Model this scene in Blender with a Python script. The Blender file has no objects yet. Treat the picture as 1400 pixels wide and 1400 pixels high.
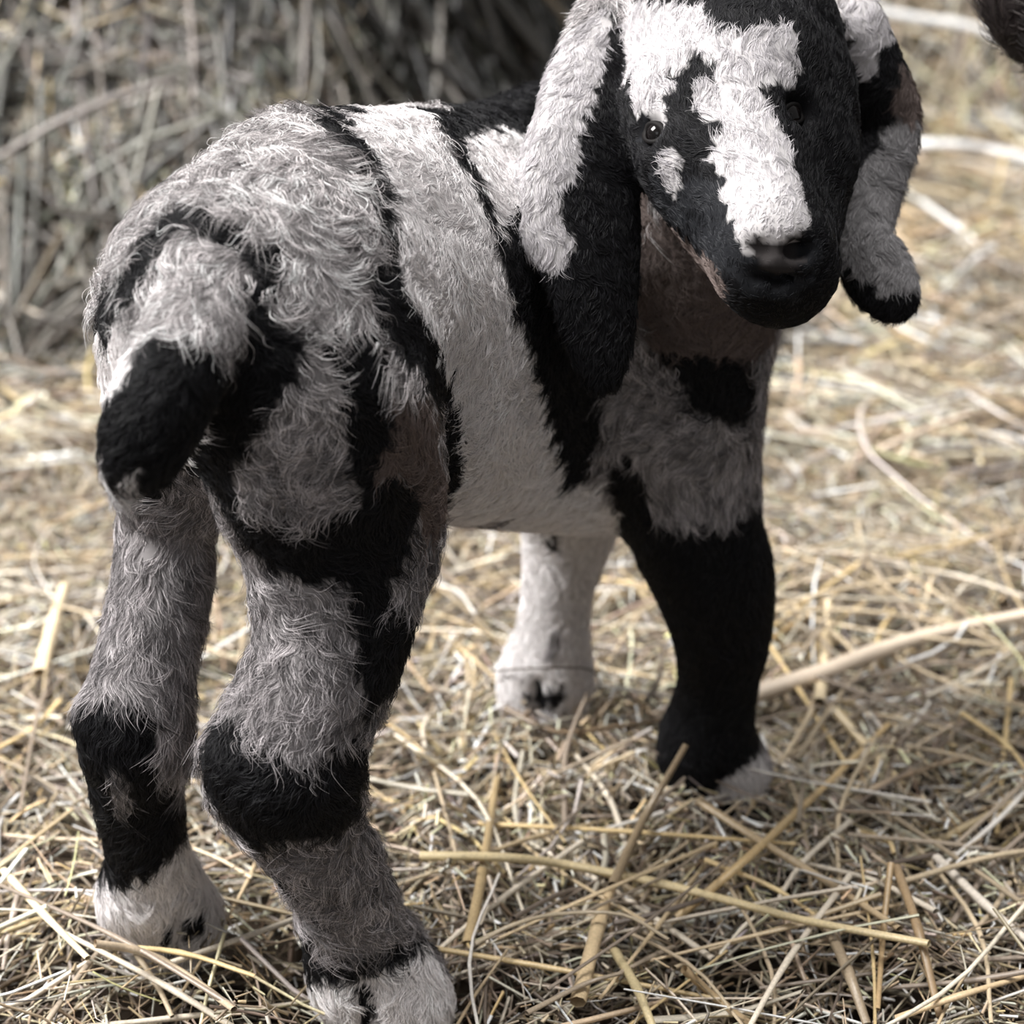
import bpy, bmesh, math, random
import numpy as np
from mathutils import Vector, Matrix, kdtree

# ------------------------------------------------------------------ camera, light, exposure
SC = bpy.context.scene
COL = SC.collection
cam_data = bpy.data.cameras.new('camera')
cam = bpy.data.objects.new('camera', cam_data); COL.objects.link(cam)
cam.location = (0, 0, .49)
cam.rotation_euler = (math.radians(90-22), 0, 0)
cam_data.sensor_width = 36
cam_data.angle = math.radians(30)
cam_data.clip_start = .02
cam_data.dof.use_dof = True
cam_data.dof.focus_distance = .735
cam_data.dof.aperture_fstop = 7.6
SC.camera = cam
SC.view_settings.view_transform = 'Standard'
SC.view_settings.look = 'None'
SC.view_settings.gamma = 1
SC.view_settings.use_curve_mapping = False
SC.view_settings.exposure = 0.14
world = bpy.data.worlds.new('barn_light'); SC.world = world
world.use_nodes = True
bg = world.node_tree.nodes['Background']
bg.inputs[0].default_value = (.98, .97, .97, 1); bg.inputs[1].default_value = .29

def area_light(name, loc, target, size, power, color):
    l = bpy.data.lights.new(name, 'AREA'); l.shape = 'RECTANGLE'; l.size, l.size_y = size; l.energy = power; l.color = color
    o = bpy.data.objects.new(name, l); COL.objects.link(o); o.location = loc
    o.rotation_euler = (Vector(target)-Vector(loc)).to_track_quat('-Z', 'Y').to_euler()
    return o
# daylight falling through the open barn door and roof light, up and to the left of the kid
area_light('barn_door_daylight', (-2.3, .75, 2.7), (0, .80, .12), (1.5, 1.5), 310, (1, .985, .96))
area_light('roof_light', (.05, .85, 4.0), (.05, .80, .15), (1.4, 1.4), 140, (1, .985, .965))
area_light('front_fill', (-1.6, -2.2, 1.9), (0, .8, .15), (1.4, 1.2), 9, (.97, .98, 1))  # added weak fill from the front left, no door known there

rng = np.random.default_rng(7)
random.seed(7)

# ------------------------------------------------------------------ helpers
def tag(o, label=None, cat=None, group=None, kind=None):
    if label: o['label'] = label
    if cat: o['category'] = cat
    if group: o['group'] = group
    if kind: o['kind'] = kind
    return o
def link(name, data, mat=None, parent=None):
    o = bpy.data.objects.new(name, data); COL.objects.link(o)
    if mat: data.materials.append(mat)
    if parent: o.parent = parent
    return o
def empty(name, loc):
    o = bpy.data.objects.new(name, None); COL.objects.link(o); o.location = loc; o.empty_display_size = .02
    return o
def new_mesh(name, V, F, smooth=True):
    """V (n,3), F (m,k) with constant k; fast"""
    me = bpy.data.meshes.new(name); V = np.asarray(V, np.float32); F = np.asarray(F, np.int32)
    m, k = F.shape
    me.vertices.add(len(V)); me.vertices.foreach_set('co', V.ravel())
    me.loops.add(m*k); me.loops.foreach_set('vertex_index', F.ravel())
    me.polygons.add(m); me.polygons.foreach_set('loop_start', np.arange(0, m*k, k, dtype=np.int32))
    me.polygons.foreach_set('use_smooth', np.full(m, smooth))
    me.update(calc_edges=True); me.validate()
    return me
def tint(me, C, name='tint'):
    a = me.attributes.new(name, 'FLOAT_COLOR', 'POINT')
    a.data.foreach_set('color', np.column_stack([C, np.ones(len(C))]).astype(np.float32).ravel())
def material(name, color=None, rough=.6, spec=.3, attr=None, noise=None):
    m = bpy.data.materials.new(name); m.use_nodes = True; nt = m.node_tree; b = nt.nodes['Principled BSDF']
    b.inputs['Roughness'].default_value = rough; b.inputs['Specular IOR Level'].default_value = spec
    src = None
    if attr:
        a = nt.nodes.new('ShaderNodeAttribute'); a.attribute_name = attr; src = a.outputs['Color']
    else:
        b.inputs['Base Color'].default_value = (*color, 1)
    if noise:
        sc, amt = noise
        tc = nt.nodes.new('ShaderNodeTexCoord'); mp = nt.nodes.new('ShaderNodeMapping'); mp.inputs['Scale'].default_value = sc
        n = nt.nodes.new('ShaderNodeTexNoise'); n.inputs['Scale'].default_value = 1; n.inputs['Detail'].default_value = 4
        r = nt.nodes.new('ShaderNodeMapRange'); r.inputs['From Min'].default_value = .3; r.inputs['From Max'].default_value = .7
        r.inputs['To Min'].default_value = 1-amt; r.inputs['To Max'].default_value = 1+amt*.5
        mx = nt.nodes.new('ShaderNodeMix'); mx.data_type = 'RGBA'; mx.blend_type = 'MULTIPLY'; mx.inputs['Factor'].default_value = 1
        nt.links.new(tc.outputs['Object'], mp.inputs['Vector']); nt.links.new(mp.outputs[0], n.inputs['Vector']); nt.links.new(n.outputs[0], r.inputs['Value'])
        nt.links.new(r.outputs[0], mx.inputs['B'])
        if src: nt.links.new(src, mx.inputs['A'])
        else: mx.inputs['A'].default_value = (*color, 1)
        nt.links.new(mx.outputs['Result'], b.inputs['Base Color'])
    elif src: nt.links.new(src, b.inputs['Base Color'])
    return m
def lin(r, g, b):
    c = np.array([r, g, b])/255.; return np.where(c <= .04045, c/12.92, ((c+.055)/1.055)**2.4)
def sstep(a, b, x):
    t = np.clip((x-a)/(b-a), 0, 1); return t*t*(3-2*t)
def waves(P, scale, seed, n=5):
    """smooth pseudo-noise, about -1..1, from summed sines"""
    r = np.random.default_rng(seed); out = np.zeros(len(P))
    for i in range(n):
        k = r.normal(size=3); k *= (.7+.6*r.random())*2*math.pi/scale/np.linalg.norm(k); out += np.sin(P@k+r.random()*6.28)
    return out/math.sqrt(n)*1.1

# ------------------------------------------------------------------ skeleton of the kid (joints with radii) and its distance field
# ---- camera constants ----
CAM=np.array([0,0,.49]); TH=math.radians(22); FPX=700/math.tan(math.radians(15))
ST,CT=math.sin(TH),math.cos(TH)
RIGHT=np.array([1,0,0.]); FWD=np.array([0,CT,-ST]); UP=np.array([0,ST,CT])
def at(px,py,d): return CAM+d*(FWD+(px-700)/FPX*RIGHT-(py-700)/FPX*UP)
def proj(P):
    q=np.asarray(P)-CAM; d=q@FWD
    return np.stack([700+q@RIGHT/d*FPX,700-q@UP/d*FPX,d],-1)
# group, smooth k inside group, chain of (px,py,depth,r); flat: (normal vec,factor)
G=[]
def dense(P,R,m=4):
    """Catmull-Rom through the joints"""
    if len(P)<3: return P,R
    Q=np.column_stack([P,R]); E=np.vstack([2*Q[0]-Q[1],Q,2*Q[-1]-Q[-2]]); out=[]
    for i in range(len(Q)-1):
        a,b,c,d=E[i:i+4]
        for t in np.arange(m)/m:
            out.append(.5*(2*b+(c-a)*t+(2*a-5*b+4*c-d)*t*t+(3*b-a-3*c+d)*t**3))
    out=np.array(out+[Q[-1]]); return out[:,:3],out[:,3]
def chain(g,pts,k=.012,flat=None):
    P=np.array([at(a,b,c) for a,b,c,r in pts]); R=np.array([r for *_,r in pts])
    P,R=dense(P,R)
    G.append(dict(g=g,P=P,R=R,k=k,flat=flat))
def build():
    G.clear()
    # trunk
    chain('body',[(335,430,.715,.051),(430,395,.745,.057),(560,400,.80,.063),(680,405,.855,.067),(800,400,.90,.068),(865,430,.905,.054)],k=.02)
    chain('body',[(420,270,.735,.029),(560,255,.79,.027),(680,225,.845,.026),(740,195,.865,.026)],k=.03)
    chain('body',[(300,400,.685,.034),(290,440,.685,.034)],k=.02)
    chain('body',[(560,560,.80,.045),(690,590,.865,.044),(810,600,.91,.046)],k=.03)
    chain('body',[(850,380,.90,.052),(912,500,.875,.036),(925,560,.872,.036)],k=.025)
    chain('body',[(860,330,.90,.052),(930,250,.86,.040),(985,150,.83,.034)],k=.03)
    chain('body',[(955,430,.85,.033),(985,330,.83,.032),(1000,220,.82,.03)],k=.03)
    # right hind
    chain('rh',[(400,400,.715,.046),(438,520,.712,.042),(470,640,.73,.036),(500,720,.745,.026)],k=.02)
    chain('rh',[(395,520,.695,.036),(410,640,.71,.033),(435,740,.725,.026)],k=.02)
    chain('rh',[(495,690,.742,.028),(465,800,.737,.0315),(447,900,.733,.0285),(402,1000,.73,.0275),(388,1050,.728,.027)],k=.015)
    chain('rh',[(328,1035,.72,.013),(395,1065,.733,.026),(418,1130,.745,.0215),(460,1200,.765,.0195),(487,1280,.785,.0215),(508,1325,.795,.024)],k=.012)
    chain('rh',[(505,1330,.792,.023),(536,1370,.797,.025)],k=.01)
    # left hind
    chain('lh',[(264,450,.735,.034),(262,540,.74,.033),(250,640,.77,.026)],k=.02)
    chain('lh',[(250,600,.775,.025),(230,700,.79,.0200),(222,800,.785,.0200),(201,900,.775,.0195),(190,960,.77,.021),(185,1010,.77,.0190)],k=.015)
    chain('lh',[(136,985,.76,.009),(184,1010,.77,.0195),(187,1080,.785,.0185),(200,1160,.80,.0170),(208,1225,.82,.020)],k=.012)
    chain('lh',[(207,1225,.82,.021),(234,1260,.83,.0225)],k=.01)
    # right fore
    chain('rf',[(900,470,.885,.042),(918,560,.885,.036),(938,650,.885,.0335),(950,720,.888,.031),(975,790,.895,.0285),(986,860,.905,.0235),(982,930,.92,.0195),(968,1000,.935,.0215),(967,1030,.94,.0225)],k=.02)
    chain('rf',[(965,1025,.935,.0215),(990,1056,.942,.0225)],k=.01)
    # left fore
    chain('lf',[(780,640,.955,.032),(777,720,.975,.0245),(763,800,.985,.0185),(755,870,.995,.0195),(747,920,1.005,.025),(745,945,1.01,.025)],k=.015)
    # tail
    chain('tail',[(295,405,.665,.015),(265,465,.648,.0155),(222,545,.642,.0170),(193,612,.642,.0140),(170,660,.645,.0055)],k=.01)
    # head
    chain('head',[(1000,85,.79,.037),(1012,110,.778,.036)],k=.02)
    chain('head',[(945,55,.79,.024),(1060,50,.795,.026)],k=.02)
    chain('head',[(912,140,.768,.0160),(925,215,.752,.0145)],k=.018)
    chain('head',[(1108,128,.782,.0165),(1112,205,.765,.015)],k=.018)
    chain('head',[(1010,130,.765,.028),(1035,240,.738,.0200),(1055,305,.722,.0155),(1062,332,.72,.0135)],k=.02)
    chain('head',[(965,205,.775,.025),(1000,300,.75,.0205),(1052,370,.733,.0155)],k=.02)
    chain('head',[(1070,205,.785,.025),(1080,300,.76,.0205),(1070,372,.735,.0155)],k=.02)
    chain('head',[(1030,365,.727,.0100),(1092,366,.731,.0100)],k=.015)
    chain('head',[(1036,322,.717,.0080),(1090,322,.722,.0080)],k=.01)
    chain('head',[(1067,393,.737,.0115),(1068,385,.75,.015)],k=.01)
    # ears
    n=-FWD+.35*RIGHT
    chain('el',[(845,20,.80,.012),(800,130,.778,.0145),(797,210,.768,.0215),(795,290,.764,.0255),(808,370,.762,.0210),(818,450,.763,.0165),(823,510,.765,.010)],k=.010,flat=(n,.30))
    chain('el',[(835,20,.80,.010),(785,130,.780,.0115),(748,230,.775,.0125),(738,300,.772,.0095)],k=.012,flat=(-FWD-.3*RIGHT,.5))
    n=-FWD-.4*RIGHT
    chain('er',[(1165,25,.81,.013),(1190,100,.815,.0150),(1212,170,.82,.0155),(1194,270,.815,.0125),(1184,325,.81,.0115),(1198,370,.805,.0155),(1220,404,.80,.0125)],k=.012,flat=(n,.36))
    for c in G: c['lo']=c['P'].min(0)-c['R'].max(); c['hi']=c['P'].max(0)+c['R'].max()
    return G
GK={'body':0,'rh':.022,'lh':.018,'rf':.016,'lf':.012,'tail':.008,'head':.018,'el':.006,'er':.006}
def sd_seg(c,X):
    P,R=c['P'],c['R']
    if c['flat'] is not None:
        n=np.array(c['flat'][0],float); n/=np.linalg.norm(n); f=c['flat'][1]
        S=np.eye(3)+np.outer(n,n)*(1/f-1)
        X=X@S.T; P=P@S.T
    best=None
    for a,b,ra,rb in zip(P[:-1],P[1:],R[:-1],R[1:]):
        ab=b-a; L2=ab@ab; q=X-a
        t=np.clip(q@ab/L2,0,1)
        q-=t[:,None]*ab
        d=np.sqrt(np.einsum('ij,ij->i',q,q))-(ra+(rb-ra)*t)
        best=d if best is None else np.minimum(best,d)
    if c['flat'] is not None: best=best*.55
    return best
def sd_chain(c,X):
    """exact near the chain, a box bound far away"""
    q=np.maximum(np.maximum(c['lo']-X,X-c['hi']),0)
    d=np.sqrt(np.einsum('ij,ij->i',q,q))+.0
    near=d<.035
    d=np.maximum(d,.03)
    if near.any(): d[near]=sd_seg(c,X[near])
    return d
def smin(a,b,k):
    if k<=0: return np.minimum(a,b)
    h=np.maximum(k-np.abs(a-b),0)/k
    return np.minimum(a,b)-h*h*k*.25
def sdf_groups(X):
    out={}
    for c in G:
        d=sd_chain(c,X)
        g=c['g']
        out[g]=d if g not in out else smin(out[g],d,c['k'])
    return out
def extras(gs,X): return gs
def sdf(X,ret=False):
    gs=sdf_groups(X)
    d=None
    for g in ['body','rh','lh','rf','lf','tail','head','el','er']:
        if g not in gs: continue
        d=gs[g] if d is None else smin(d,gs[g],GK[g])
    return (d,gs) if ret else d


# ------------------------------------------------------------------ the ground of the pen
def height(x, y):
    x = np.asarray(x, float); y = np.asarray(y, float)
    h = .006*np.sin(x*17+1.3)*np.cos(y*14)+.005*np.sin(x*37+y*29)+.012*np.sin(x*83-y*41+2)*np.sin(y*71+x*23)
    y0 = 1.50+1.0*sstep(-.25, .40, x)+.03*np.sin(x*9)
    d = np.maximum(y-y0, 0)
    return h+(.88*d-.10*np.minimum(d, .1))*sstep(0, .12, d)+.02*np.sin(x*11+y*7)*sstep(0, .3, d)
def ground_mesh():
    xs = np.linspace(-2.0, 2.4, 110); ys = np.linspace(-.3, 3.2, 110)
    gx, gy = np.meshgrid(xs, ys); z = height(gx, gy)-.036
    V = np.column_stack([gx.ravel(), gy.ravel(), z.ravel()]); nx = len(xs)
    i, j = np.meshgrid(np.arange(len(ys)-1), np.arange(nx-1), indexing='ij'); a = (i*nx+j).ravel()
    return new_mesh('floor', V, np.column_stack([a, a+1, a+nx+1, a+nx]))
floor = link('floor', ground_mesh(), material('trodden_litter', (.035, .026, .019), .95, .05, noise=((60, 60, 60), .6)))
tag(floor, 'dark trodden litter under the straw bedding', kind='structure')

# ------------------------------------------------------------------ straw
PAL = np.array([lin(*c) for c in [(208, 186, 150), (196, 172, 132), (222, 208, 186), (180, 160, 130), (160, 143, 122), (140, 124, 108), (220, 213, 204), (180, 172, 154), (112, 98, 86), (222, 192, 132)]])
PALW = np.array([.13, .10, .19, .11, .11, .09, .11, .07, .05, .04])
PAL_BANK_SHADE = np.array([lin(*c) for c in [(112, 108, 100), (96, 92, 84), (128, 122, 114), (82, 80, 72), (74, 68, 64), (100, 92, 84), (136, 132, 124), (78, 84, 74), (52, 48, 44), (118, 106, 88)]])  # bank hay, with the shade over it put into the colour
gap_shade = np.array([lin(*c) for c in [(112, 92, 72), (92, 76, 60), (128, 106, 80), (78, 64, 52), (66, 54, 46), (104, 84, 68), (140, 122, 98), (90, 84, 66), (52, 44, 38), (124, 98, 66)]])   # brown straw underneath, darkened to stand in for shaded gaps
straw_mat = material('dry_straw', rough=.34, spec=.5, attr='tint', noise=((900, 900, 900), .22))
chaff_mat = material('straw_chaff', rough=.6, spec=.25, attr='tint')
def straw_geometry(A, B, w, sag, flat, col, segs=3, sides=5):
    """tubes from A to B (n,3), half-width w, sideways bow sag (n,3), flatness, colour -> V, F(quads), C"""
    n = len(A); S = segs+1
    t = np.linspace(0, 1, S)
    D = B-A; L = np.linalg.norm(D, axis=1, keepdims=True); D = D/L
    up = np.tile([0, 0, 1.], (n, 1)); up[np.abs(D[:, 2]) > .9] = [1, 0, 0]
    s = np.cross(D, up); s /= np.linalg.norm(s, axis=1, keepdims=True); u = np.cross(s, D)
    roll = rng.random(n)*6.28; s, u = s*np.cos(roll)[:, None]+u*np.sin(roll)[:, None], u*np.cos(roll)[:, None]-s*np.sin(roll)[:, None]
    C = A[:, None]+(B-A)[:, None]*t[None, :, None]+sag[:, None]*(4*t*(1-t))[None, :, None]
    ang = np.arange(sides)*2*math.pi/sides
    taper = 1-.35*t**2
    ring = (np.cos(ang)[None, None, :, None]*s[:, None, None]+(np.sin(ang)[None, None, :, None]*flat[:, None, None, None])*u[:, None, None])
    V = C[:, :, None]+ring*w[:, None, None, None]*taper[None, :, None, None]
    base = (np.arange(n)*S*sides)[:, None, None]
    i, k = np.meshgrid(np.arange(segs), np.arange(sides), indexing='ij'); k2 = (k+1) % sides
    q = np.stack([i*sides+k, i*sides+k2, (i+1)*sides+k2, (i+1)*sides+k], -1).reshape(1, -1, 4)
    F = (base+q).reshape(-1, 4)
    sh = 1+.14*rng.normal(size=(n, S, 1))
    Cc = np.clip(np.repeat((col[:, None]*sh)[:, :, None], sides, 2), .004, .9)
    return V.reshape(-1, 3), F, Cc.reshape(-1, 3)
def lay(x, y, lift, yaw, L, pitch):
    d = np.stack([np.cos(yaw), np.sin(yaw)], 1)*(L/2)[:, None]
    ax, ay, bx, by = x-d[:, 0], y-d[:, 1], x+d[:, 0], y+d[:, 1]
    dz = np.sin(pitch)*L/2
    return (np.column_stack([ax, ay, height(ax, ay)+lift-dz]), np.column_stack([bx, by, height(bx, by)+lift+dz]))
def pick(pal, w, n):
    c = pal[rng.choice(len(pal), n, p=w/w.sum())]; c = .84*c+.16*c.mean(1, keepdims=True)
    return np.clip(c*np.exp(.45*rng.normal(size=(n, 1))-.03)*(1+.03*rng.normal(size=(n, 3))), .01, .85)
FEET = [(-.055, .668), (-.154, .704), (.105, .825), (.016, .905)]
def scatter(n, xr, yr, Lr, wr, liftr, pal, pitch=.12, segs=3, sides=4):
    x = rng.uniform(*xr, n); y = rng.uniform(*yr, n)
    keep = np.abs(x) < .24+.44*y                       # what the pen shows from where one stands
    x, y = x[keep], y[keep]; n = len(x)
    L = rng.uniform(*Lr, n)*np.where(rng.random(n) < .25, 1.5, 1); w = rng.uniform(*wr, n); lift = rng.uniform(*liftr, n)
    yaw = rng.random(n)*6.28
    A, B = lay(x, y, lift, yaw, L, rng.normal(0, pitch, n))
    sag = rng.normal(size=(n, 3))*(L*.08)[:, None]; sag[:, 2] *= .5
    flat = np.where(rng.random(n) < .4, .25, .8)
    return straw_geometry(A, B, w, sag, flat, pick(pal, PALW, n), segs, sides)
def stuff(name, parts, label, cat, mat):
    off = 0; Vs, Fs, Cs = [], [], []
    for V, F, C in parts:
        Vs.append(V); Fs.append(F+off); Cs.append(C); off += len(V)
    me = new_mesh(name, np.vstack(Vs), np.vstack(Fs)); tint(me, np.vstack(Cs))
    return tag(link(name, me, mat), label, cat, kind='stuff')
near = [scatter(7200, (-.80, .80), (.42, 1.34), (.03, .09), (.0005, .0014), (-.036, -.016), gap_shade*.5, pitch=.15),
        scatter(7200, (-.80, .80), (.42, 1.34), (.02, .08), (.0003, .0011), (-.020, -.002), (PAL+gap_shade)*.5, pitch=.22),
        scatter(11500, (-.80, .80), (.42, 1.34), (.010, .055), (.0002, .0008), (-.010, .009), PAL, pitch=.2),
        scatter(1550, (-.80, .80), (.42, 1.34), (.03, .12), (.0005, .0015), (.000, .012), PAL, pitch=.12)]
stuff('straw_bedding', near, 'loose mixed straw covering the pen floor all around the kid', 'straw', straw_mat)
mid = [scatter(11000, (-1.35, 1.35), (1.28, 2.5), (.05, .14), (.0010, .0026), (-.030, -.004), PAL),
       scatter(8000, (-1.35, 1.35), (1.28, 1.85), (.04, .13), (.0009, .0024), (-.008, .016), PAL, pitch=.2),
       scatter(6500, (.12, 1.7), (1.75, 3.1), (.06, .18), (.0014, .0036), (-.02, .03), PAL, pitch=.2)]
stuff('straw_litter', mid, 'pale trampled straw stretching away behind the kid', 'straw', straw_mat)
far = [scatter(4800, (-1.7, .22), (1.50, 1.86), (.05, .17), (.0020, .0045), (-.02, .03), PAL_BANK_SHADE*.8, pitch=.25),
       scatter(7500, (-1.7, .22), (1.80, 3.1), (.08, .24), (.0028, .0065), (-.02, .05), PAL_BANK_SHADE*.17, pitch=.35),  # upper bank darkened further, shade painted into the straws
       scatter(700, (-1.7, .22), (1.80, 3.1), (.10, .24), (.0024, .0050), (.01, .06), PAL_BANK_SHADE*.32, pitch=.4)]
stuff('hay_bank', far, 'greyish hay, darkened to look shaded, heaped into a bank behind the pale litter', 'hay', straw_mat)
chaff = [scatter(40000, (-.74, .74), (.42, 1.30), (.003, .012), (.0003, .0010), (-.014, .010), PAL, pitch=.3, segs=1),
         scatter(5000, (-.05, .45), (.70, .98), (.004, .014), (.0005, .0013), (.000, .014), PAL*1.1, pitch=.3, segs=1)]
stuff('straw_chaff', chaff, 'short broken chaff and seed husks littering the bedding', 'chaff', chaff_mat)


# ------------------------------------------------------------------ surfaces grown from the animals' skeletons
def surface_nets(f, lo, hi, h):
    n = np.ceil((hi-lo)/h).astype(int)+1
    ax = [lo[i]+np.arange(n[i])*h for i in range(3)]
    D = np.empty(n)
    for i in range(0, n[0], 8):
        X = np.stack(np.meshgrid(ax[0][i:i+8], ax[1], ax[2], indexing='ij'), -1); D[i:i+8] = f(X.reshape(-1, 3)).reshape(X.shape[:3])
    S = D < 0
    m = n-1
    cnt = np.zeros(m, np.int16); acc = np.zeros((*m, 3))
    def sl(o): return tuple(slice(o[k], o[k]+m[k]) for k in range(3))
    C8 = [(a, b, c) for a in (0, 1) for b in (0, 1) for c in (0, 1)]
    inside = sum(S[sl(o)].astype(np.int8) for o in C8)
    cells = (inside > 0) & (inside < 8); I = np.argwhere(cells)
    pos = np.zeros((len(I), 3)); k = np.zeros(len(I))
    for o in C8:
        for d in range(3):
            if o[d]: continue
            p = list(o); p[d] = 1
            da = D[I[:, 0]+o[0], I[:, 1]+o[1], I[:, 2]+o[2]]; db = D[I[:, 0]+p[0], I[:, 1]+p[1], I[:, 2]+p[2]]
            c = (da < 0) != (db < 0); t = np.where(c, da/np.where(c, da-db, 1), 0)
            q = np.tile(np.array(o, float), (len(I), 1)); q[:, d] = t
            pos[c] += q[c]; k[c] += 1
    V = lo+(I+pos/k[:, None])*h
    idx = np.full(m, -1); idx[tuple(I.T)] = np.arange(len(I))
    F = []
    for d in range(3):
        e, g = [(1, 2), (2, 0), (0, 1)][d]
        a = S[:-1] if d == 0 else S[:, :-1] if d == 1 else S[:, :, :-1]
        b = S[1:] if d == 0 else S[:, 1:] if d == 1 else S[:, :, 1:]
        E = np.argwhere(a != b); E = E[(E[:, e] > 0) & (E[:, g] > 0) & (E[:, e] < m[e]) & (E[:, g] < m[g])]
        pos_in = a[tuple(E.T)]
        def at_(de, dg):
            q = E.copy(); q[:, e] += de; q[:, g] += dg; return idx[tuple(q.T)]
        q = np.stack([at_(-1, -1), at_(0, -1), at_(0, 0), at_(-1, 0)], 1)
        q[~pos_in] = q[~pos_in][:, ::-1]; F.append(q)
    F = np.vstack(F); F = F[(F >= 0).all(1)]
    return V, F
def relax(V, F, it=4, lam=.5):
    E = np.vstack([F[:, [i, (i+1) % 4]] for i in range(4)]); E = np.vstack([E, E[:, ::-1]])
    deg = np.bincount(E[:, 0], minlength=len(V))[:, None]
    for k in range(it*2):
        S = np.stack([np.bincount(E[:, 0], V[E[:, 1], c], len(V)) for c in range(3)], 1)/deg
        V = V+(lam if k % 2 == 0 else -lam*.96)*(S-V)
    return V
def vnormals(V, F):
    n = np.cross(V[F[:, 2]]-V[F[:, 0]], V[F[:, 3]]-V[F[:, 1]])
    N = np.stack([np.bincount(F.ravel(), np.repeat(n[:, c], 4), len(V)) for c in range(3)], 1)
    return N/np.maximum(np.linalg.norm(N, axis=1, keepdims=True), 1e-12), np.linalg.norm(n, axis=1)/2
def grow_coat(name, parent, V, F, N, A, count, flow, length, colour, wave, radius, mat, lock, density=None, lift=.35, seed=3):
    """hair strands rooted on the body surface: one Curves object"""
    r = np.random.default_rng(seed)
    w = A*(density[F].mean(1) if density is not None else 1); f = r.choice(len(F), count, p=w/w.sum())
    a, b = r.random(count), r.random(count)
    W4 = np.stack([(1-a)*(1-b), a*(1-b), a*b, (1-a)*b], 1)[:, :, None]
    P = (V[F[f]]*W4).sum(1); n = (N[F[f]]*W4).sum(1); n /= np.linalg.norm(n, axis=1, keepdims=True)
    T = flow(P, n, F[f][:, 0]); T -= (T*n).sum(1, keepdims=True)*n; T /= np.maximum(np.linalg.norm(T, axis=1, keepdims=True), 1e-6)
    B = np.cross(n, T)
    L = length(P, F[f][:, 0], r)
    # locks: strands in one cell of a jittered lattice lean and wave together
    key = np.floor((P+.35*lock*np.stack([waves(P, lock*2.2, s) for s in (11, 12, 13)], 1))/lock).astype(np.int64)
    hsh = (key[:, 0]*73856093) ^ (key[:, 1]*19349663) ^ (key[:, 2]*83492791)
    u, inv = np.unique(hsh, return_inverse=True)
    rl = np.random.default_rng(5).normal(size=(len(u), 5))[inv]
    cen = np.stack([np.bincount(inv, P[:, c]) for c in range(3)], 1)/np.bincount(inv)[:, None]
    cen = cen[inv]
    tip0 = cen-P; tip0 -= (tip0*n).sum(1, keepdims=True)*n
    tip0 *= (np.linalg.norm(tip0, axis=1, keepdims=True) < lock*1.1)
    ph = rl[:, 0]*3; wv = wave(P, F[f][:, 0])
    K = 6; out = np.empty((count, K, 3))
    ls = lift*(1+.5*rl[:, 1])*(1+.25*r.normal(size=count)); side = .35*rl[:, 2]+.22*r.normal(size=count)
    for k in range(K):
        s = k/(K-1)
        p = P+(L*s)[:, None]*(T+(side*s)[:, None]*B)+(L*ls*(s-.75*s*s))[:, None]*n
        p += (L*wv*s*.5)[:, None]*(np.sin(s*5.5+ph)[:, None]*B+.45*np.cos(s*5.5+ph)[:, None]*n)
        p += .62*s**1.3*tip0
        out[:, k] = p
    cu = bpy.data.hair_curves.new(name); cu.add_curves([K]*count)
    cu.attributes['position'].data.foreach_set('vector', out.astype(np.float32).ravel())
    rad = cu.attributes.get('radius') or cu.attributes.new('radius', 'FLOAT', 'POINT')
    prof = np.array([1, 1, .95, .8, .55, .15])
    rad.data.foreach_set('value', (radius*prof[None]*(.7+.6*r.random(count))[:, None]).astype(np.float32).ravel())
    c = colour(P, F[f][:, 0], rl, r)
    at_ = cu.attributes.new('tint', 'FLOAT_COLOR', 'CURVE')
    at_.data.foreach_set('color', np.column_stack([c, np.ones(count)]).astype(np.float32).ravel())
    return tag(link(name, cu, mat, parent), kind='stuff')

fur_mat = material('hair_coat', rough=.55, spec=.22, attr='tint')
skin_mat = material('coat_underlayer', rough=.8, spec=.1, attr='tint')

# ------------------------------------------------------------------ the kid
build()
EYES = [(np.array([.0558, .7492, .3472]), np.array([-.795, -.50, .35])), (np.array([.1085, .7442, .3555]), np.array([.651, -.65, .40]))]
NOSTRIL = [at(1040, 343, .7045), at(1089, 342, .7095)]
CARVE = [(np.array([at(1034, 376, .7115), at(1062, 384, .7125), at(1106, 368, .7165)]), np.array([.0024]*3))]
CARVE += [(np.array([at(503, 1345, .766), at(508, 1400, .772)]), np.array([.004, .005])), (np.array([at(250, 1245, .803), at(255, 1290, .81)]), np.array([.003, .0045])),
          (np.array([at(735, 930, .982), at(732, 985, .988)]), np.array([.003, .005])), (np.array([at(985, 1060, .917), at(995, 1100, .922)]), np.array([.003, .004]))]
CARVE = [dict(g='', P=p, R=r_, k=0, flat=None, lo=p.min(0)-r_.max(), hi=p.max(0)+r_.max()) for p, r_ in CARVE]
def smax(a, b, k): return -smin(-a, -b, k)
def kid_sdf(X):
    d = sdf(X)
    near = np.abs(d) < .03
    Y = X[near]; e = d[near]
    for c, n in EYES: e = smax(e, -(np.linalg.norm(Y-c-.003*n, axis=1)-.0062), .004)
    for c in NOSTRIL: e = smax(e, -(np.linalg.norm((Y-c)*[.85, .8, 1.3], axis=1)-.0046), .003)
    for c in CARVE: e = smax(e, -sd_chain(c, Y), .004)
    d[near] = e
    return d
GN = list(GK)
lo = np.min([c['lo'] for c in G], 0)-.012; hi = np.max([c['hi'] for c in G], 0)+.012
KV, KF = surface_nets(kid_sdf, lo, hi, .0024)
KV = relax(KV, KF, 4)
KN, KA = vnormals(KV, KF)
gs = sdf_groups(KV); KG = np.argmin(np.stack([gs[g] for g in GN]), 0)
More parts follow.
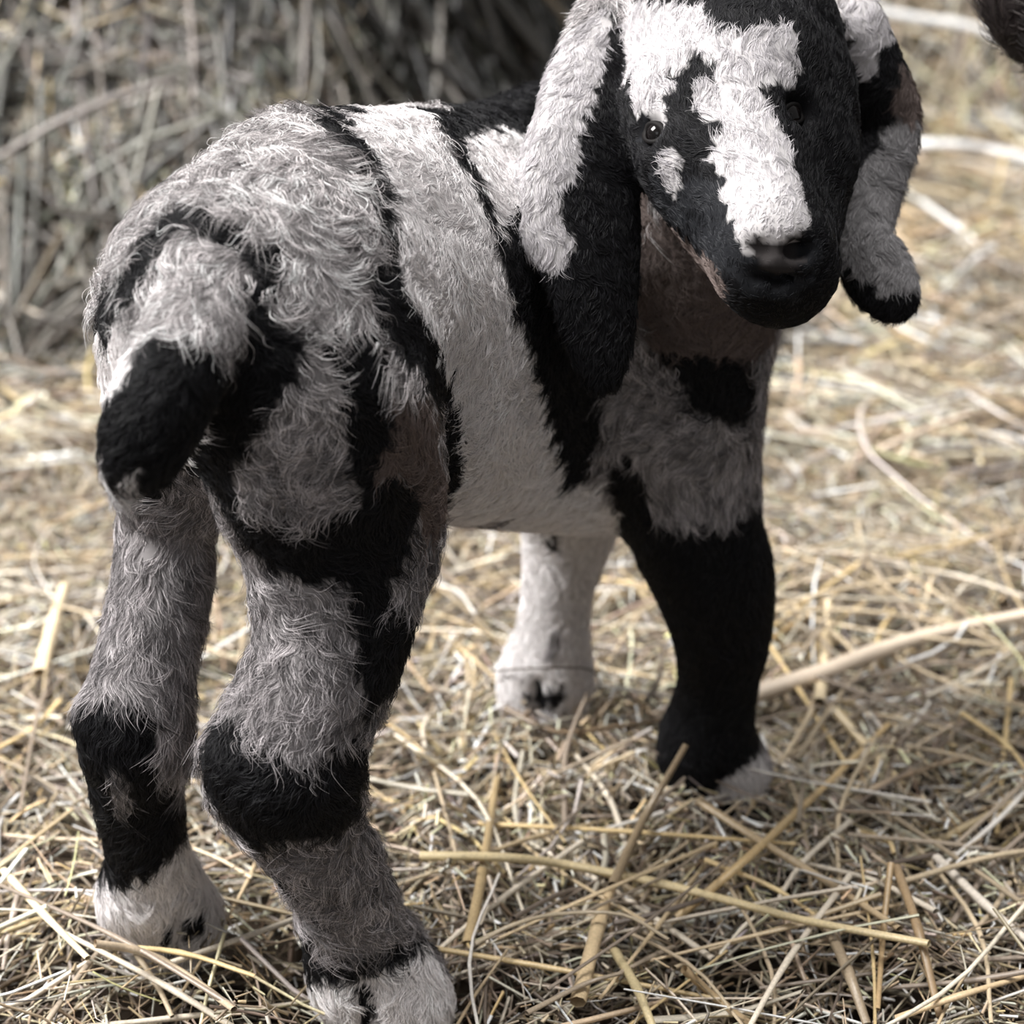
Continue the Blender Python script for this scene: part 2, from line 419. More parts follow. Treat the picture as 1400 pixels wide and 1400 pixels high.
# coat markings: points over the skin, each with its hair colour, painted ear and thigh shade included
MARKS = {}   # x, y, z in millimetres
MARKS['white'] = [
    -244, 1075, 148, -176, 693, 40, -173, 684, 26, -173, 688, 43, -171, 683, 37, -170, 683, 46, -166, 679, 45, -165, 678, 47, -164, 677, 47, -164, 680, 19, -162, 676, 31, -161, 676, 42, -160, 675, 51, -158, 674, 52, -157, 683, 6, -156, 673, 54, -155, 673, 52, -154, 677, 21, -154, 683, 282, -154, 684, 279,
    -154, 685, 263, -153, 675, 32, -152, 672, 55, -152, 675, 43, -152, 678, 273, -152, 681, 263, -151, 673, 54, -151, 673, 286, -150, 673, 55, -149, 668, 284, -149, 673, 57, -148, 677, 24, -148, 677, 27, -148, 684, 1, -148, 687, -3, -147, 673, 58, -147, 680, 13, -147, 681, 8, -146, 678, 20, -146, 679, 16,
    -146, 681, 11, -146, 685, 1, -145, 674, 57, -145, 677, 29, -145, 677, 31, -145, 681, 9, -144, 676, 51, -144, 677, 41, -144, 678, 30, -144, 686, 0, -143, 651, 295, -143, 675, 59, -143, 678, 32, -142, 676, 60, -142, 680, 18, -142, 681, 12, -142, 681, 15, -141, 677, 61, -141, 680, 22, -141, 680, 25,
    -141, 680, 28, -141, 687, -1, -140, 645, 298, -140, 645, 301, -139, 679, 62, -139, 681, 26, -139, 684, 6, -138, 644, 302, -138, 682, 17, -138, 682, 22, -138, 682, 24, -138, 682, 27, -137, 642, 304, -137, 683, 20, -137, 683, 22, -137, 683, 37, -137, 683, 63, -137, 684, 28, -137, 685, 46, -136, 686, 55,
    -136, 686, 62, -136, 687, 65, -136, 692, 60, -135, 639, 293, -135, 684, 16, -134, 598, 255, -134, 638, 300, -134, 639, 304, -134, 686, 27, -133, 597, 254, -133, 598, 253, -133, 686, 17, -132, 596, 256, -132, 602, 291, -132, 637, 303, -132, 688, 18, -132, 689, 27, -131, 600, 291, -131, 635, 298, -131, 635, 300,
    -131, 635, 302, -131, 636, 304, -131, 688, 13, -131, 689, 18, -131, 691, 28, -131, 694, 30, -131, 702, 35, -130, 594, 257, -130, 598, 253, -130, 600, 292, -130, 601, 293, -130, 634, 300, -130, 634, 302, -130, 635, 304, -130, 690, 21, -130, 690, 22, -130, 691, 23, -130, 710, 28, -129, 591, 262, -129, 593, 260,
    -129, 599, 253, -128, 591, 264, -128, 594, 257, -128, 601, 296, -128, 603, 297, -128, 707, 24, -127, 609, 301, -127, 614, 303, -127, 710, 21, -126, 590, 267, -126, 591, 261, -126, 593, 258, -126, 603, 299, -126, 605, 300, -126, 609, 302, -125, 590, 266, -125, 591, 262, -125, 591, 263, -125, 592, 260, -125, 605, 301,
    -125, 609, 303, -125, 613, 304, -124, 590, 265, -104, 1249, 269, -94, 1099, 296, -83, 654, 15, -83, 654, 17, -82, 650, 19, -79, 647, 22, -76, 644, 21, -75, 643, 23, -75, 646, 5, -74, 643, 15, -74, 643, 25, -72, 643, 7, -71, 641, 26, -69, 641, 9, -69, 641, 26, -68, 640, 28, -68, 641, 8,
    -67, 640, 10, -66, 640, 27, -65, 639, 18, -65, 640, 27, -64, 639, 11, -64, 639, 19, -64, 639, 22, -64, 639, 25, -64, 640, 27, -62, 638, 11, -62, 638, 14, -62, 638, 17, -62, 639, 27, -62, 640, 30, -61, 736, 358, -60, 640, 28, -60, 728, 357, -59, 640, 30, -58, 718, 354, -58, 724, 355,
    -57, 640, 29, -57, 722, 355, -56, 716, 354, -55, 638, 17, -55, 639, 19, -55, 639, 22, -55, 640, 24, -55, 640, 27, -55, 641, 29, -55, 715, 353, -54, 638, 10, -54, 638, 13, -54, 638, 15, -54, 639, 18, -54, 639, 21, -54, 729, 354, -53, 638, 12, -53, 641, 30, -53, 709, 349, -53, 711, 350,
    -53, 713, 351, -52, 638, 14, -52, 642, 31, -51, 708, 348, -50, 638, 11, -50, 643, 30, -50, 704, 346, -49, 640, 17, -49, 642, 26, -49, 700, 344, -49, 704, 345, -48, 638, 11, -48, 644, 30, -48, 697, 341, -48, 700, 343, -48, 703, 344, -47, 638, 10, -47, 645, 30, -47, 740, 352, -46, 639, 11,
    -46, 693, 338, -46, 696, 339, -46, 722, 348, -45, 646, 31, -45, 696, 338, -45, 708, 343, -43, 640, 10, -43, 648, 30, -43, 685, 331, -43, 688, 332, -43, 690, 334, -43, 693, 336, -42, 683, 328, -42, 686, 330, -42, 688, 331, -42, 690, 333, -41, 640, 10, -41, 642, 15, -41, 646, 23, -41, 650, 30,
    -41, 651, 30, -41, 679, 324, -41, 681, 325, -41, 684, 327, -41, 686, 328, -40, 640, 8, -40, 653, 30, -40, 751, 350, -40, 781, 351, -39, 641, 9, -39, 655, 31, -39, 672, 310, -39, 673, 312, -39, 675, 314, -39, 676, 316, -39, 678, 318, -39, 679, 319, -39, 681, 321, -39, 733, 346, -38, 708, 335,
    -38, 719, 341, -38, 774, 351, -37, 660, 30, -37, 672, 306, -37, 673, 308, -37, 677, 312, -37, 682, 318, -37, 688, 325, -37, 697, 330, -36, 642, 8, -36, 673, 305, -36, 674, 306, -36, 778, 350, -35, 672, 302, -35, 674, 303, -34, 644, 7, -34, 661, 26, -34, 664, 27, -34, 781, 350, -33, 644, 5,
    -33, 647, 12, -33, 652, 18, -33, 659, 23, -33, 662, 24, -33, 665, 25, -33, 674, 299, -33, 777, 349, -32, 646, 6, -32, 662, 23, -32, 764, 348, -31, 676, 294, -31, 678, 296, -31, 719, 333, -31, 731, 338, -31, 744, 344, -31, 765, 348, -31, 774, 349, -30, 664, 18, -30, 678, 292, -30, 680, 296,
    -30, 684, 303, -30, 689, 309, -30, 694, 315, -30, 702, 321, -30, 710, 327, -29, 648, 4, -29, 679, 288, -29, 680, 290, -29, 762, 346, -27, 651, 1, -27, 662, 14, -27, 666, 14, -27, 684, 282, -27, 684, 285, -26, 655, -3, -26, 661, 10, -26, 664, 11, -26, 755, 343, -26, 759, 179, -26, 760, 344,
    -25, 659, 3, -25, 664, 7, -25, 691, 278, -25, 692, 273, -25, 692, 276, -25, 738, 193, -25, 741, 190, -25, 746, 187, -25, 754, 342, -24, 695, 273, -24, 697, 271, -24, 698, 268, -24, 749, 339, -24, 754, 341, -24, 756, 341, -23, 696, 283, -23, 696, 291, -23, 698, 275, -23, 699, 299, -23, 701, 268,
    -23, 702, 263, -23, 702, 265, -23, 702, 306, -23, 707, 312, -23, 714, 318, -23, 722, 325, -23, 730, 331, -23, 742, 336, -23, 945, 99, -22, 726, 205, -22, 730, 201, -22, 735, 196, -21, 707, 256, -21, 707, 259, -21, 708, 254, -21, 749, 337, -20, 723, 211, -20, 726, 208, -19, 711, 250, -19, 712, 245,
    -19, 712, 248, -19, 721, 215, -19, 745, 333, -19, 749, 335, -18, 713, 246, -18, 714, 238, -18, 714, 241, -18, 714, 243, -18, 715, 236, -18, 716, 230, -18, 716, 233, -18, 717, 227, -18, 718, 225, -18, 719, 222, -18, 720, 219, -18, 722, 216, -18, 723, 212, -18, 745, 332, -17, 715, 239, -17, 715, 242,
    -17, 716, 234, -17, 716, 237, -17, 717, 228, -17, 717, 231, -17, 718, 226, -17, 719, 223, -17, 721, 220, -17, 722, 217, -17, 742, 329, -17, 745, 331, -17, 751, 186, -17, 769, 340, -17, 774, 341, -17, 829, 147, -16, 714, 253, -16, 715, 244, -16, 717, 235, -16, 719, 225, -16, 724, 215, -16, 733, 202,
    -16, 768, 339, -15, 709, 279, -15, 709, 288, -15, 711, 271, -15, 711, 295, -15, 712, 262, -15, 714, 303, -15, 718, 310, -15, 724, 316, -15, 732, 322, -15, 742, 328, -15, 759, 335, -15, 764, 336, -15, 768, 338, -15, 777, 341, -14, 739, 325, -14, 742, 327, -14, 790, 163, -13, 781, 340, -12, 735, 319,
    -12, 737, 321, -12, 740, 323, -12, 752, 329, -12, 755, 331, -12, 759, 333, -12, 776, 170, -11, 733, 316, -11, 735, 318, -11, 738, 320, -11, 749, 327, -11, 752, 328, -11, 755, 330, -11, 770, 174, -11, 785, 340, -10, 734, 315, -10, 736, 317, -10, 746, 324, -10, 749, 325, -10, 752, 327, -10, 790, 341,
    -8, 720, 260, -8, 721, 251, -8, 722, 242, -8, 724, 232, -8, 728, 222, -8, 734, 211, -8, 744, 198, -8, 747, 321, -8, 754, 325, -8, 761, 182, -8, 766, 331, -8, 773, 173, -8, 781, 336, -8, 794, 340, -7, 719, 268, -7, 719, 277, -7, 719, 285, -7, 721, 293, -7, 724, 300, -7, 729, 307,
    -7, 730, 309, -7, 732, 311, -7, 734, 312, -7, 741, 318, -7, 744, 320, -6, 775, 172, -5, 727, 300, -5, 729, 302, -5, 730, 304, -5, 732, 306, -5, 737, 312, -5, 739, 314, -5, 742, 315, -5, 797, 339, -5, 893, 15, -4, 727, 297, -4, 728, 299, -4, 729, 301, -4, 740, 312, -4, 742, 314,
    -4, 772, 175, -4, 802, 340, -3, 727, 293, -3, 728, 295, -3, 729, 297, -3, 745, 315, -3, 770, 177, -3, 807, 340, -1, 728, 286, -1, 729, 288, -1, 729, 290, -1, 750, 316, -1, 753, 317, -1, 780, 170, -1, 791, 163, -1, 805, 338, 1, 729, 256, 1, 729, 265, 1, 729, 274, 1, 729, 282,
    1, 730, 248, 1, 732, 238, 1, 735, 228, 1, 739, 218, 1, 746, 206, 1, 755, 317, 1, 756, 193, 1, 764, 323, 1, 771, 178, 1, 772, 330, 1, 794, 334, 1, 881, 30, 1, 883, 17, 1, 883, 41, 1, 888, 51, 1, 896, 58, 2, 731, 278, 2, 731, 280, 2, 731, 283, 2, 743, 310,
    2, 745, 312, 2, 759, 319, 2, 808, 337, 2, 885, 11, 3, 732, 276, 3, 732, 279, 3, 740, 305, 3, 741, 307, 3, 743, 309, 3, 744, 311, 3, 744, 314, 3, 744, 316, 3, 745, 318, 3, 746, 320, 3, 808, 336, 4, 733, 272, 4, 733, 275, 4, 740, 302, 4, 740, 304, 4, 741, 306,
    4, 741, 308, 4, 743, 315, 4, 744, 317, 4, 745, 319, 4, 807, 335, 4, 879, 33, 4, 885, 9, 5, 878, 32, 5, 878, 35, 5, 886, 7, 6, 736, 262, 6, 736, 264, 6, 736, 267, 6, 736, 269, 6, 738, 300, 7, 778, 343, 8, 877, 29, 8, 877, 36, 8, 883, 9, 9, 737, 298,
    9, 737, 305, 9, 740, 253, 9, 740, 256, 9, 740, 258, 9, 740, 312, 9, 742, 244, 9, 744, 234, 9, 744, 320, 9, 748, 224, 9, 748, 327, 9, 752, 213, 9, 752, 334, 9, 757, 341, 9, 759, 202, 9, 766, 348, 9, 768, 189, 9, 774, 348, 9, 779, 350, 10, 736, 299, 10, 742, 254,
    10, 743, 246, 10, 743, 248, 10, 743, 251, 10, 768, 351, 10, 771, 352, 10, 775, 354, 10, 781, 174, 11, 735, 298, 11, 744, 249, 11, 745, 244, 11, 745, 247, 11, 746, 241, 11, 771, 354, 11, 773, 356, 11, 776, 357, 11, 781, 359, 11, 876, 26, 11, 876, 39, 11, 877, 21, 11, 877, 44,
    11, 880, 54, 11, 880, 123, 11, 881, 10, 11, 883, 65, 11, 884, 76, 11, 885, 87, 11, 886, 97, 11, 886, 109, 13, 735, 298, 13, 876, 25, 13, 876, 41, 13, 879, 13, 14, 750, 237, 14, 751, 234, 14, 752, 231, 14, 753, 229, 14, 779, 362, 14, 782, 363, 14, 786, 365, 14, 876, 23,
    14, 876, 43, 14, 879, 120, 14, 880, 10, 16, 734, 296, 16, 785, 368, 16, 789, 369, 17, 734, 297, 17, 737, 305, 17, 739, 312, 17, 743, 320, 17, 747, 327, 17, 751, 334, 17, 756, 341, 17, 758, 224, 17, 759, 221, 17, 760, 218, 17, 761, 215, 17, 762, 348, 17, 768, 355, 17, 776, 362,
    17, 785, 369, 17, 789, 371, 17, 875, 125, 17, 876, 23, 17, 876, 40, 17, 879, 58, 17, 879, 117, 17, 880, 61, 17, 880, 64, 17, 880, 68, 18, 734, 296, 18, 743, 320, 18, 744, 322, 18, 745, 324, 18, 762, 216, 18, 764, 213, 18, 765, 210, 18, 766, 207, 18, 766, 208, 18, 771, 197,
    18, 789, 372, 18, 822, 147, 18, 879, 11, 19, 766, 211, 19, 767, 208, 19, 769, 204, 19, 779, 184, 19, 790, 170, 19, 811, 153, 20, 733, 296, 20, 735, 298, 20, 739, 311, 20, 739, 314, 20, 740, 316, 20, 742, 318, 20, 746, 326, 20, 747, 328, 20, 770, 201, 20, 821, 147, 20, 875, 27,
    20, 876, 40, 20, 878, 55, 20, 879, 114, 20, 880, 71, 21, 791, 374, 21, 794, 376, 21, 807, 156, 21, 878, 112, 21, 880, 10, 21, 880, 100, 21, 881, 89, 22, 735, 301, 22, 735, 303, 22, 736, 305, 22, 738, 307, 22, 739, 309, 22, 776, 196, 22, 777, 193, 22, 779, 190, 22, 781, 186,
    22, 876, 25, 22, 876, 38, 22, 876, 45, 22, 877, 21, 22, 878, 55, 22, 879, 57, 22, 880, 73, 22, 881, 77, 22, 882, 7, 23, 750, 330, 23, 795, 378, 23, 876, 26, 23, 876, 40, 23, 877, 114, 23, 879, 58, 23, 880, 74, 24, 736, 304, 24, 751, 331, 24, 752, 333, 24, 753, 335,
    24, 755, 337, 24, 756, 339, 24, 757, 341, 24, 759, 343, 24, 796, 379, 24, 821, 147, 24, 881, 10, 25, 752, 332, 25, 753, 334, 25, 754, 336, 25, 755, 338, 25, 757, 340, 25, 757, 341, 25, 758, 342, 25, 760, 344, 25, 761, 346, 25, 763, 348, 25, 769, 355, 25, 776, 362, 25, 783, 369,
    25, 787, 181, 25, 873, 122, 25, 875, 118, 26, 792, 376, 26, 798, 380, 26, 877, 29, 26, 877, 42, 26, 880, 61, 26, 880, 64, 26, 880, 68, 26, 881, 71, 27, 763, 348, 27, 765, 350, 27, 787, 182, 27, 883, 9, 28, 790, 180, 28, 799, 166, 28, 800, 382, 29, 823, 146, 29, 878, 32,
    29, 878, 35, 29, 878, 39, 30, 767, 352, 30, 769, 354, 30, 771, 356, 30, 887, 6, 31, 770, 355, 31, 772, 357, 31, 774, 359, 31, 790, 183, 31, 802, 384, 31, 877, 113, 32, 773, 358, 32, 775, 360, 32, 777, 362, 32, 804, 385, 32, 880, 43, 32, 880, 100, 32, 882, 54, 32, 882, 88,
    32, 883, 65, 32, 883, 76, 33, 793, 181, 33, 805, 386, 33, 880, 31, 33, 882, 18, 34, 778, 362, 34, 785, 369, 34, 793, 376, 34, 801, 383, 35, 780, 364, 35, 782, 366, 35, 784, 368, 35, 787, 370, 35, 789, 372, 35, 791, 374, 35, 795, 179, 35, 805, 386, 36, 795, 181, 37, 798, 177,
    38, 794, 376, 38, 796, 378, 38, 798, 380, 38, 801, 382, 38, 803, 384, 38, 806, 386, 38, 807, 163, 38, 808, 388, 39, 797, 180, 39, 800, 381, 39, 802, 383, 39, 805, 385, 39, 807, 387, 39, 828, 144, 40, 809, 388, 41, 800, 176, 41, 887, 94, 41, 889, 90, 41, 891, 86, 42, 802, 172,
    42, 882, 111, 42, 887, 97, 43, 804, 170, 44, 805, 168, 44, 888, 100, 44, 890, 96, 45, 781, 363, 45, 807, 165, 46, 778, 364, 46, 786, 364, 46, 799, 378, 46, 801, 381, 47, 785, 365, 47, 789, 367, 47, 791, 369, 47, 793, 371, 47, 794, 373, 47, 796, 375, 47, 797, 378, 47, 799, 380,
    47, 801, 382, 47, 804, 384, 47, 807, 163, 47, 809, 161, 47, 891, 102, 48, 763, 357, 48, 764, 360, 48, 766, 362, 48, 767, 364, 48, 811, 157, 48, 815, 153, 48, 822, 147, 48, 894, 102, 49, 760, 357, 49, 766, 364, 50, 756, 354, 50, 757, 356, 50, 775, 370, 50, 789, 376, 50, 802, 386,
    50, 808, 388, 51, 753, 353, 51, 795, 384, 52, 753, 355, 52, 799, 389, 53, 795, 388, 54, 749, 353, 54, 794, 390, 54, 907, 108, 56, 746, 354, 56, 751, 358, 56, 790, 390, 57, 745, 353, 57, 746, 355, 57, 752, 359, 57, 757, 365, 57, 763, 372, 57, 772, 379, 58, 734, 333, 58, 734, 335,
    58, 734, 338, 58, 735, 340, 58, 745, 354, 58, 748, 357, 58, 750, 359, 58, 752, 361, 58, 783, 385, 58, 788, 390, 59, 746, 356, 59, 748, 358, 59, 751, 362, 59, 757, 368, 59, 786, 390, 60, 732, 331, 60, 734, 342, 60, 785, 391, 61, 732, 329, 61, 752, 364, 61, 753, 366, 61, 756, 370,
    62, 731, 336, 62, 733, 343, 63, 730, 329, 63, 730, 332, 63, 731, 327, 63, 731, 334, 63, 732, 342, 63, 755, 370, 63, 783, 391, 64, 729, 331, 64, 730, 333, 64, 730, 335, 64, 730, 337, 64, 731, 338, 64, 731, 340, 64, 753, 369, 64, 756, 373, 65, 730, 339, 65, 731, 341, 65, 753, 370,
    65, 763, 380, 65, 773, 387, 65, 781, 391, 66, 779, 390, 67, 779, 392, 68, 753, 373, 68, 755, 375, 69, 774, 390, 70, 738, 356, 70, 740, 358, 70, 755, 377, 71, 738, 357, 71, 740, 359, 71, 746, 366, 71, 755, 378, 71, 771, 390, 72, 741, 360, 72, 742, 361, 72, 743, 363, 72, 744, 365,
    72, 753, 377, 72, 757, 381, 72, 772, 391, 73, 765, 388, 73, 770, 390, 74, 737, 357, 74, 743, 365, 74, 751, 375, 75, 765, 389, 76, 724, 343, 76, 726, 345, 76, 734, 356, 76, 744, 367, 76, 750, 375, 77, 723, 342, 77, 724, 344, 77, 726, 346, 77, 727, 348, 77, 735, 357, 77, 742, 367,
    77, 747, 372, 77, 748, 374, 77, 761, 387, 78, 720, 341, 78, 726, 347, 78, 733, 356, 78, 743, 368, 78, 744, 370, 78, 746, 372, 78, 747, 374, 78, 759, 386, 79, 718, 339, 79, 720, 341, 79, 737, 361, 79, 742, 368, 79, 748, 375, 79, 757, 385, 80, 727, 350, 80, 731, 354, 80, 753, 382,
    81, 706, 326, 81, 708, 328, 81, 709, 330, 81, 710, 332, 81, 712, 334, 81, 713, 335, 81, 715, 337, 81, 754, 384, 82, 702, 325, 82, 704, 325, 82, 710, 333, 82, 712, 335, 82, 713, 337, 82, 728, 352, 83, 754, 384, 84, 696, 319, 84, 697, 321, 84, 697, 322, 84, 698, 323, 84, 754, 385,
    85, 703, 329, 85, 709, 335, 85, 715, 342, 85, 753, 384, 86, 693, 314, 86, 693, 316, 86, 694, 318, 86, 721, 348, 86, 728, 355, 86, 734, 361, 87, 693, 315, 87, 693, 319, 87, 740, 368, 87, 745, 375, 87, 751, 382, 88, 693, 320, 90, 692, 320, 90, 752, 384, 91, 693, 323, 91, 734, 362,
    91, 753, 385, 92, 692, 320, 92, 698, 330, 92, 705, 336, 92, 754, 386, 93, 691, 320, 93, 712, 342, 93, 719, 349, 93, 734, 362, 93, 736, 364, 94, 691, 319, 94, 726, 355, 94, 733, 361, 94, 754, 386, 95, 734, 362, 95, 740, 368, 95, 745, 375, 95, 751, 382, 95, 804, 13, 96, 734, 361,
    96, 738, 366, 97, 691, 319, 97, 739, 367, 97, 755, 386, 97, 803, 16, 98, 733, 360, 98, 739, 366, 98, 754, 385, 98, 802, 18, 98, 803, 14, 99, 691, 319, 99, 693, 324, 99, 697, 330, 99, 755, 386, 99, 802, 16, 100, 691, 320, 100, 704, 336, 100, 713, 342, 100, 729, 357, 100, 732, 358,
    100, 741, 368, 101, 691, 318, 101, 720, 348, 101, 756, 386, 101, 801, 21, 101, 803, 14, 102, 726, 353, 102, 728, 355, 103, 691, 318, 103, 721, 347, 103, 726, 352, 103, 742, 368, 103, 747, 375, 103, 753, 382, 103, 801, 25, 104, 723, 349, 104, 725, 351, 104, 742, 367, 104, 756, 386, 104, 803, 14,
    105, 693, 320, 105, 712, 340, 105, 715, 342, 105, 717, 343, 105, 743, 368, 105, 758, 386, 105, 802, 26, 105, 803, 12, 106, 702, 331, 106, 704, 333, 106, 706, 335, 106, 720, 345, 106, 758, 385, 106, 802, 27, 107, 694, 321, 107, 695, 323, 107, 699, 329, 107, 700, 330, 107, 701, 330, 107, 703, 332,
    107, 709, 336, 107, 712, 338, 107, 803, 14, 108, 695, 322, 108, 696, 324, 108, 697, 326, 108, 699, 328, 108, 701, 329, 108, 706, 334, 108, 744, 367, 108, 746, 369, 108, 747, 371, 108, 751, 375, 108, 752, 377, 108, 754, 379, 108, 755, 381, 109, 757, 383, 109, 759, 385, 109, 803, 15, 109, 803, 27,
    109, 804, 30, 110, 751, 373, 110, 804, 14, 112, 806, 32, 113, 805, 13, 113, 807, 33, 114, 805, 14, 115, 809, 33, 116, 806, 12, 118, 811, 32, 119, 808, 14, 120, 809, 23, 120, 811, 11, 120, 814, 32, 121, 815, 30, 122, 812, 12, 123, 818, 30, 125, 819, 27, 139, 830, 387, 140, 827, 383,
    140, 828, 385, 140, 829, 388, 142, 825, 381, 143, 823, 374, 143, 824, 376, 143, 824, 379, 143, 828, 388, 144, 822, 366, 144, 822, 368, 144, 823, 370, 144, 823, 373, 144, 823, 375, 144, 823, 378, 144, 827, 387, 145, 822, 367, 145, 822, 369, 145, 822, 372, 145, 827, 388, 146, 822, 364, 147, 821, 372,
    147, 823, 380, 147, 827, 388, 148, 820, 362, 148, 821, 363, 150, 819, 360, 150, 826, 388, 151, 820, 364, 151, 825, 387, 152, 819, 361, 152, 827, 388, 153, 819, 362, 153, 819, 365, 155, 820, 367, 155, 820, 369, 155, 826, 386, 155, 826, 388, 156, 821, 372, 156, 823, 380, 157, 821, 372, 157, 823, 379,
    157, 824, 381, 157, 825, 383, 158, 821, 373, 158, 823, 378, 158, 824, 380, 160, 822, 374, 160, 823, 376]
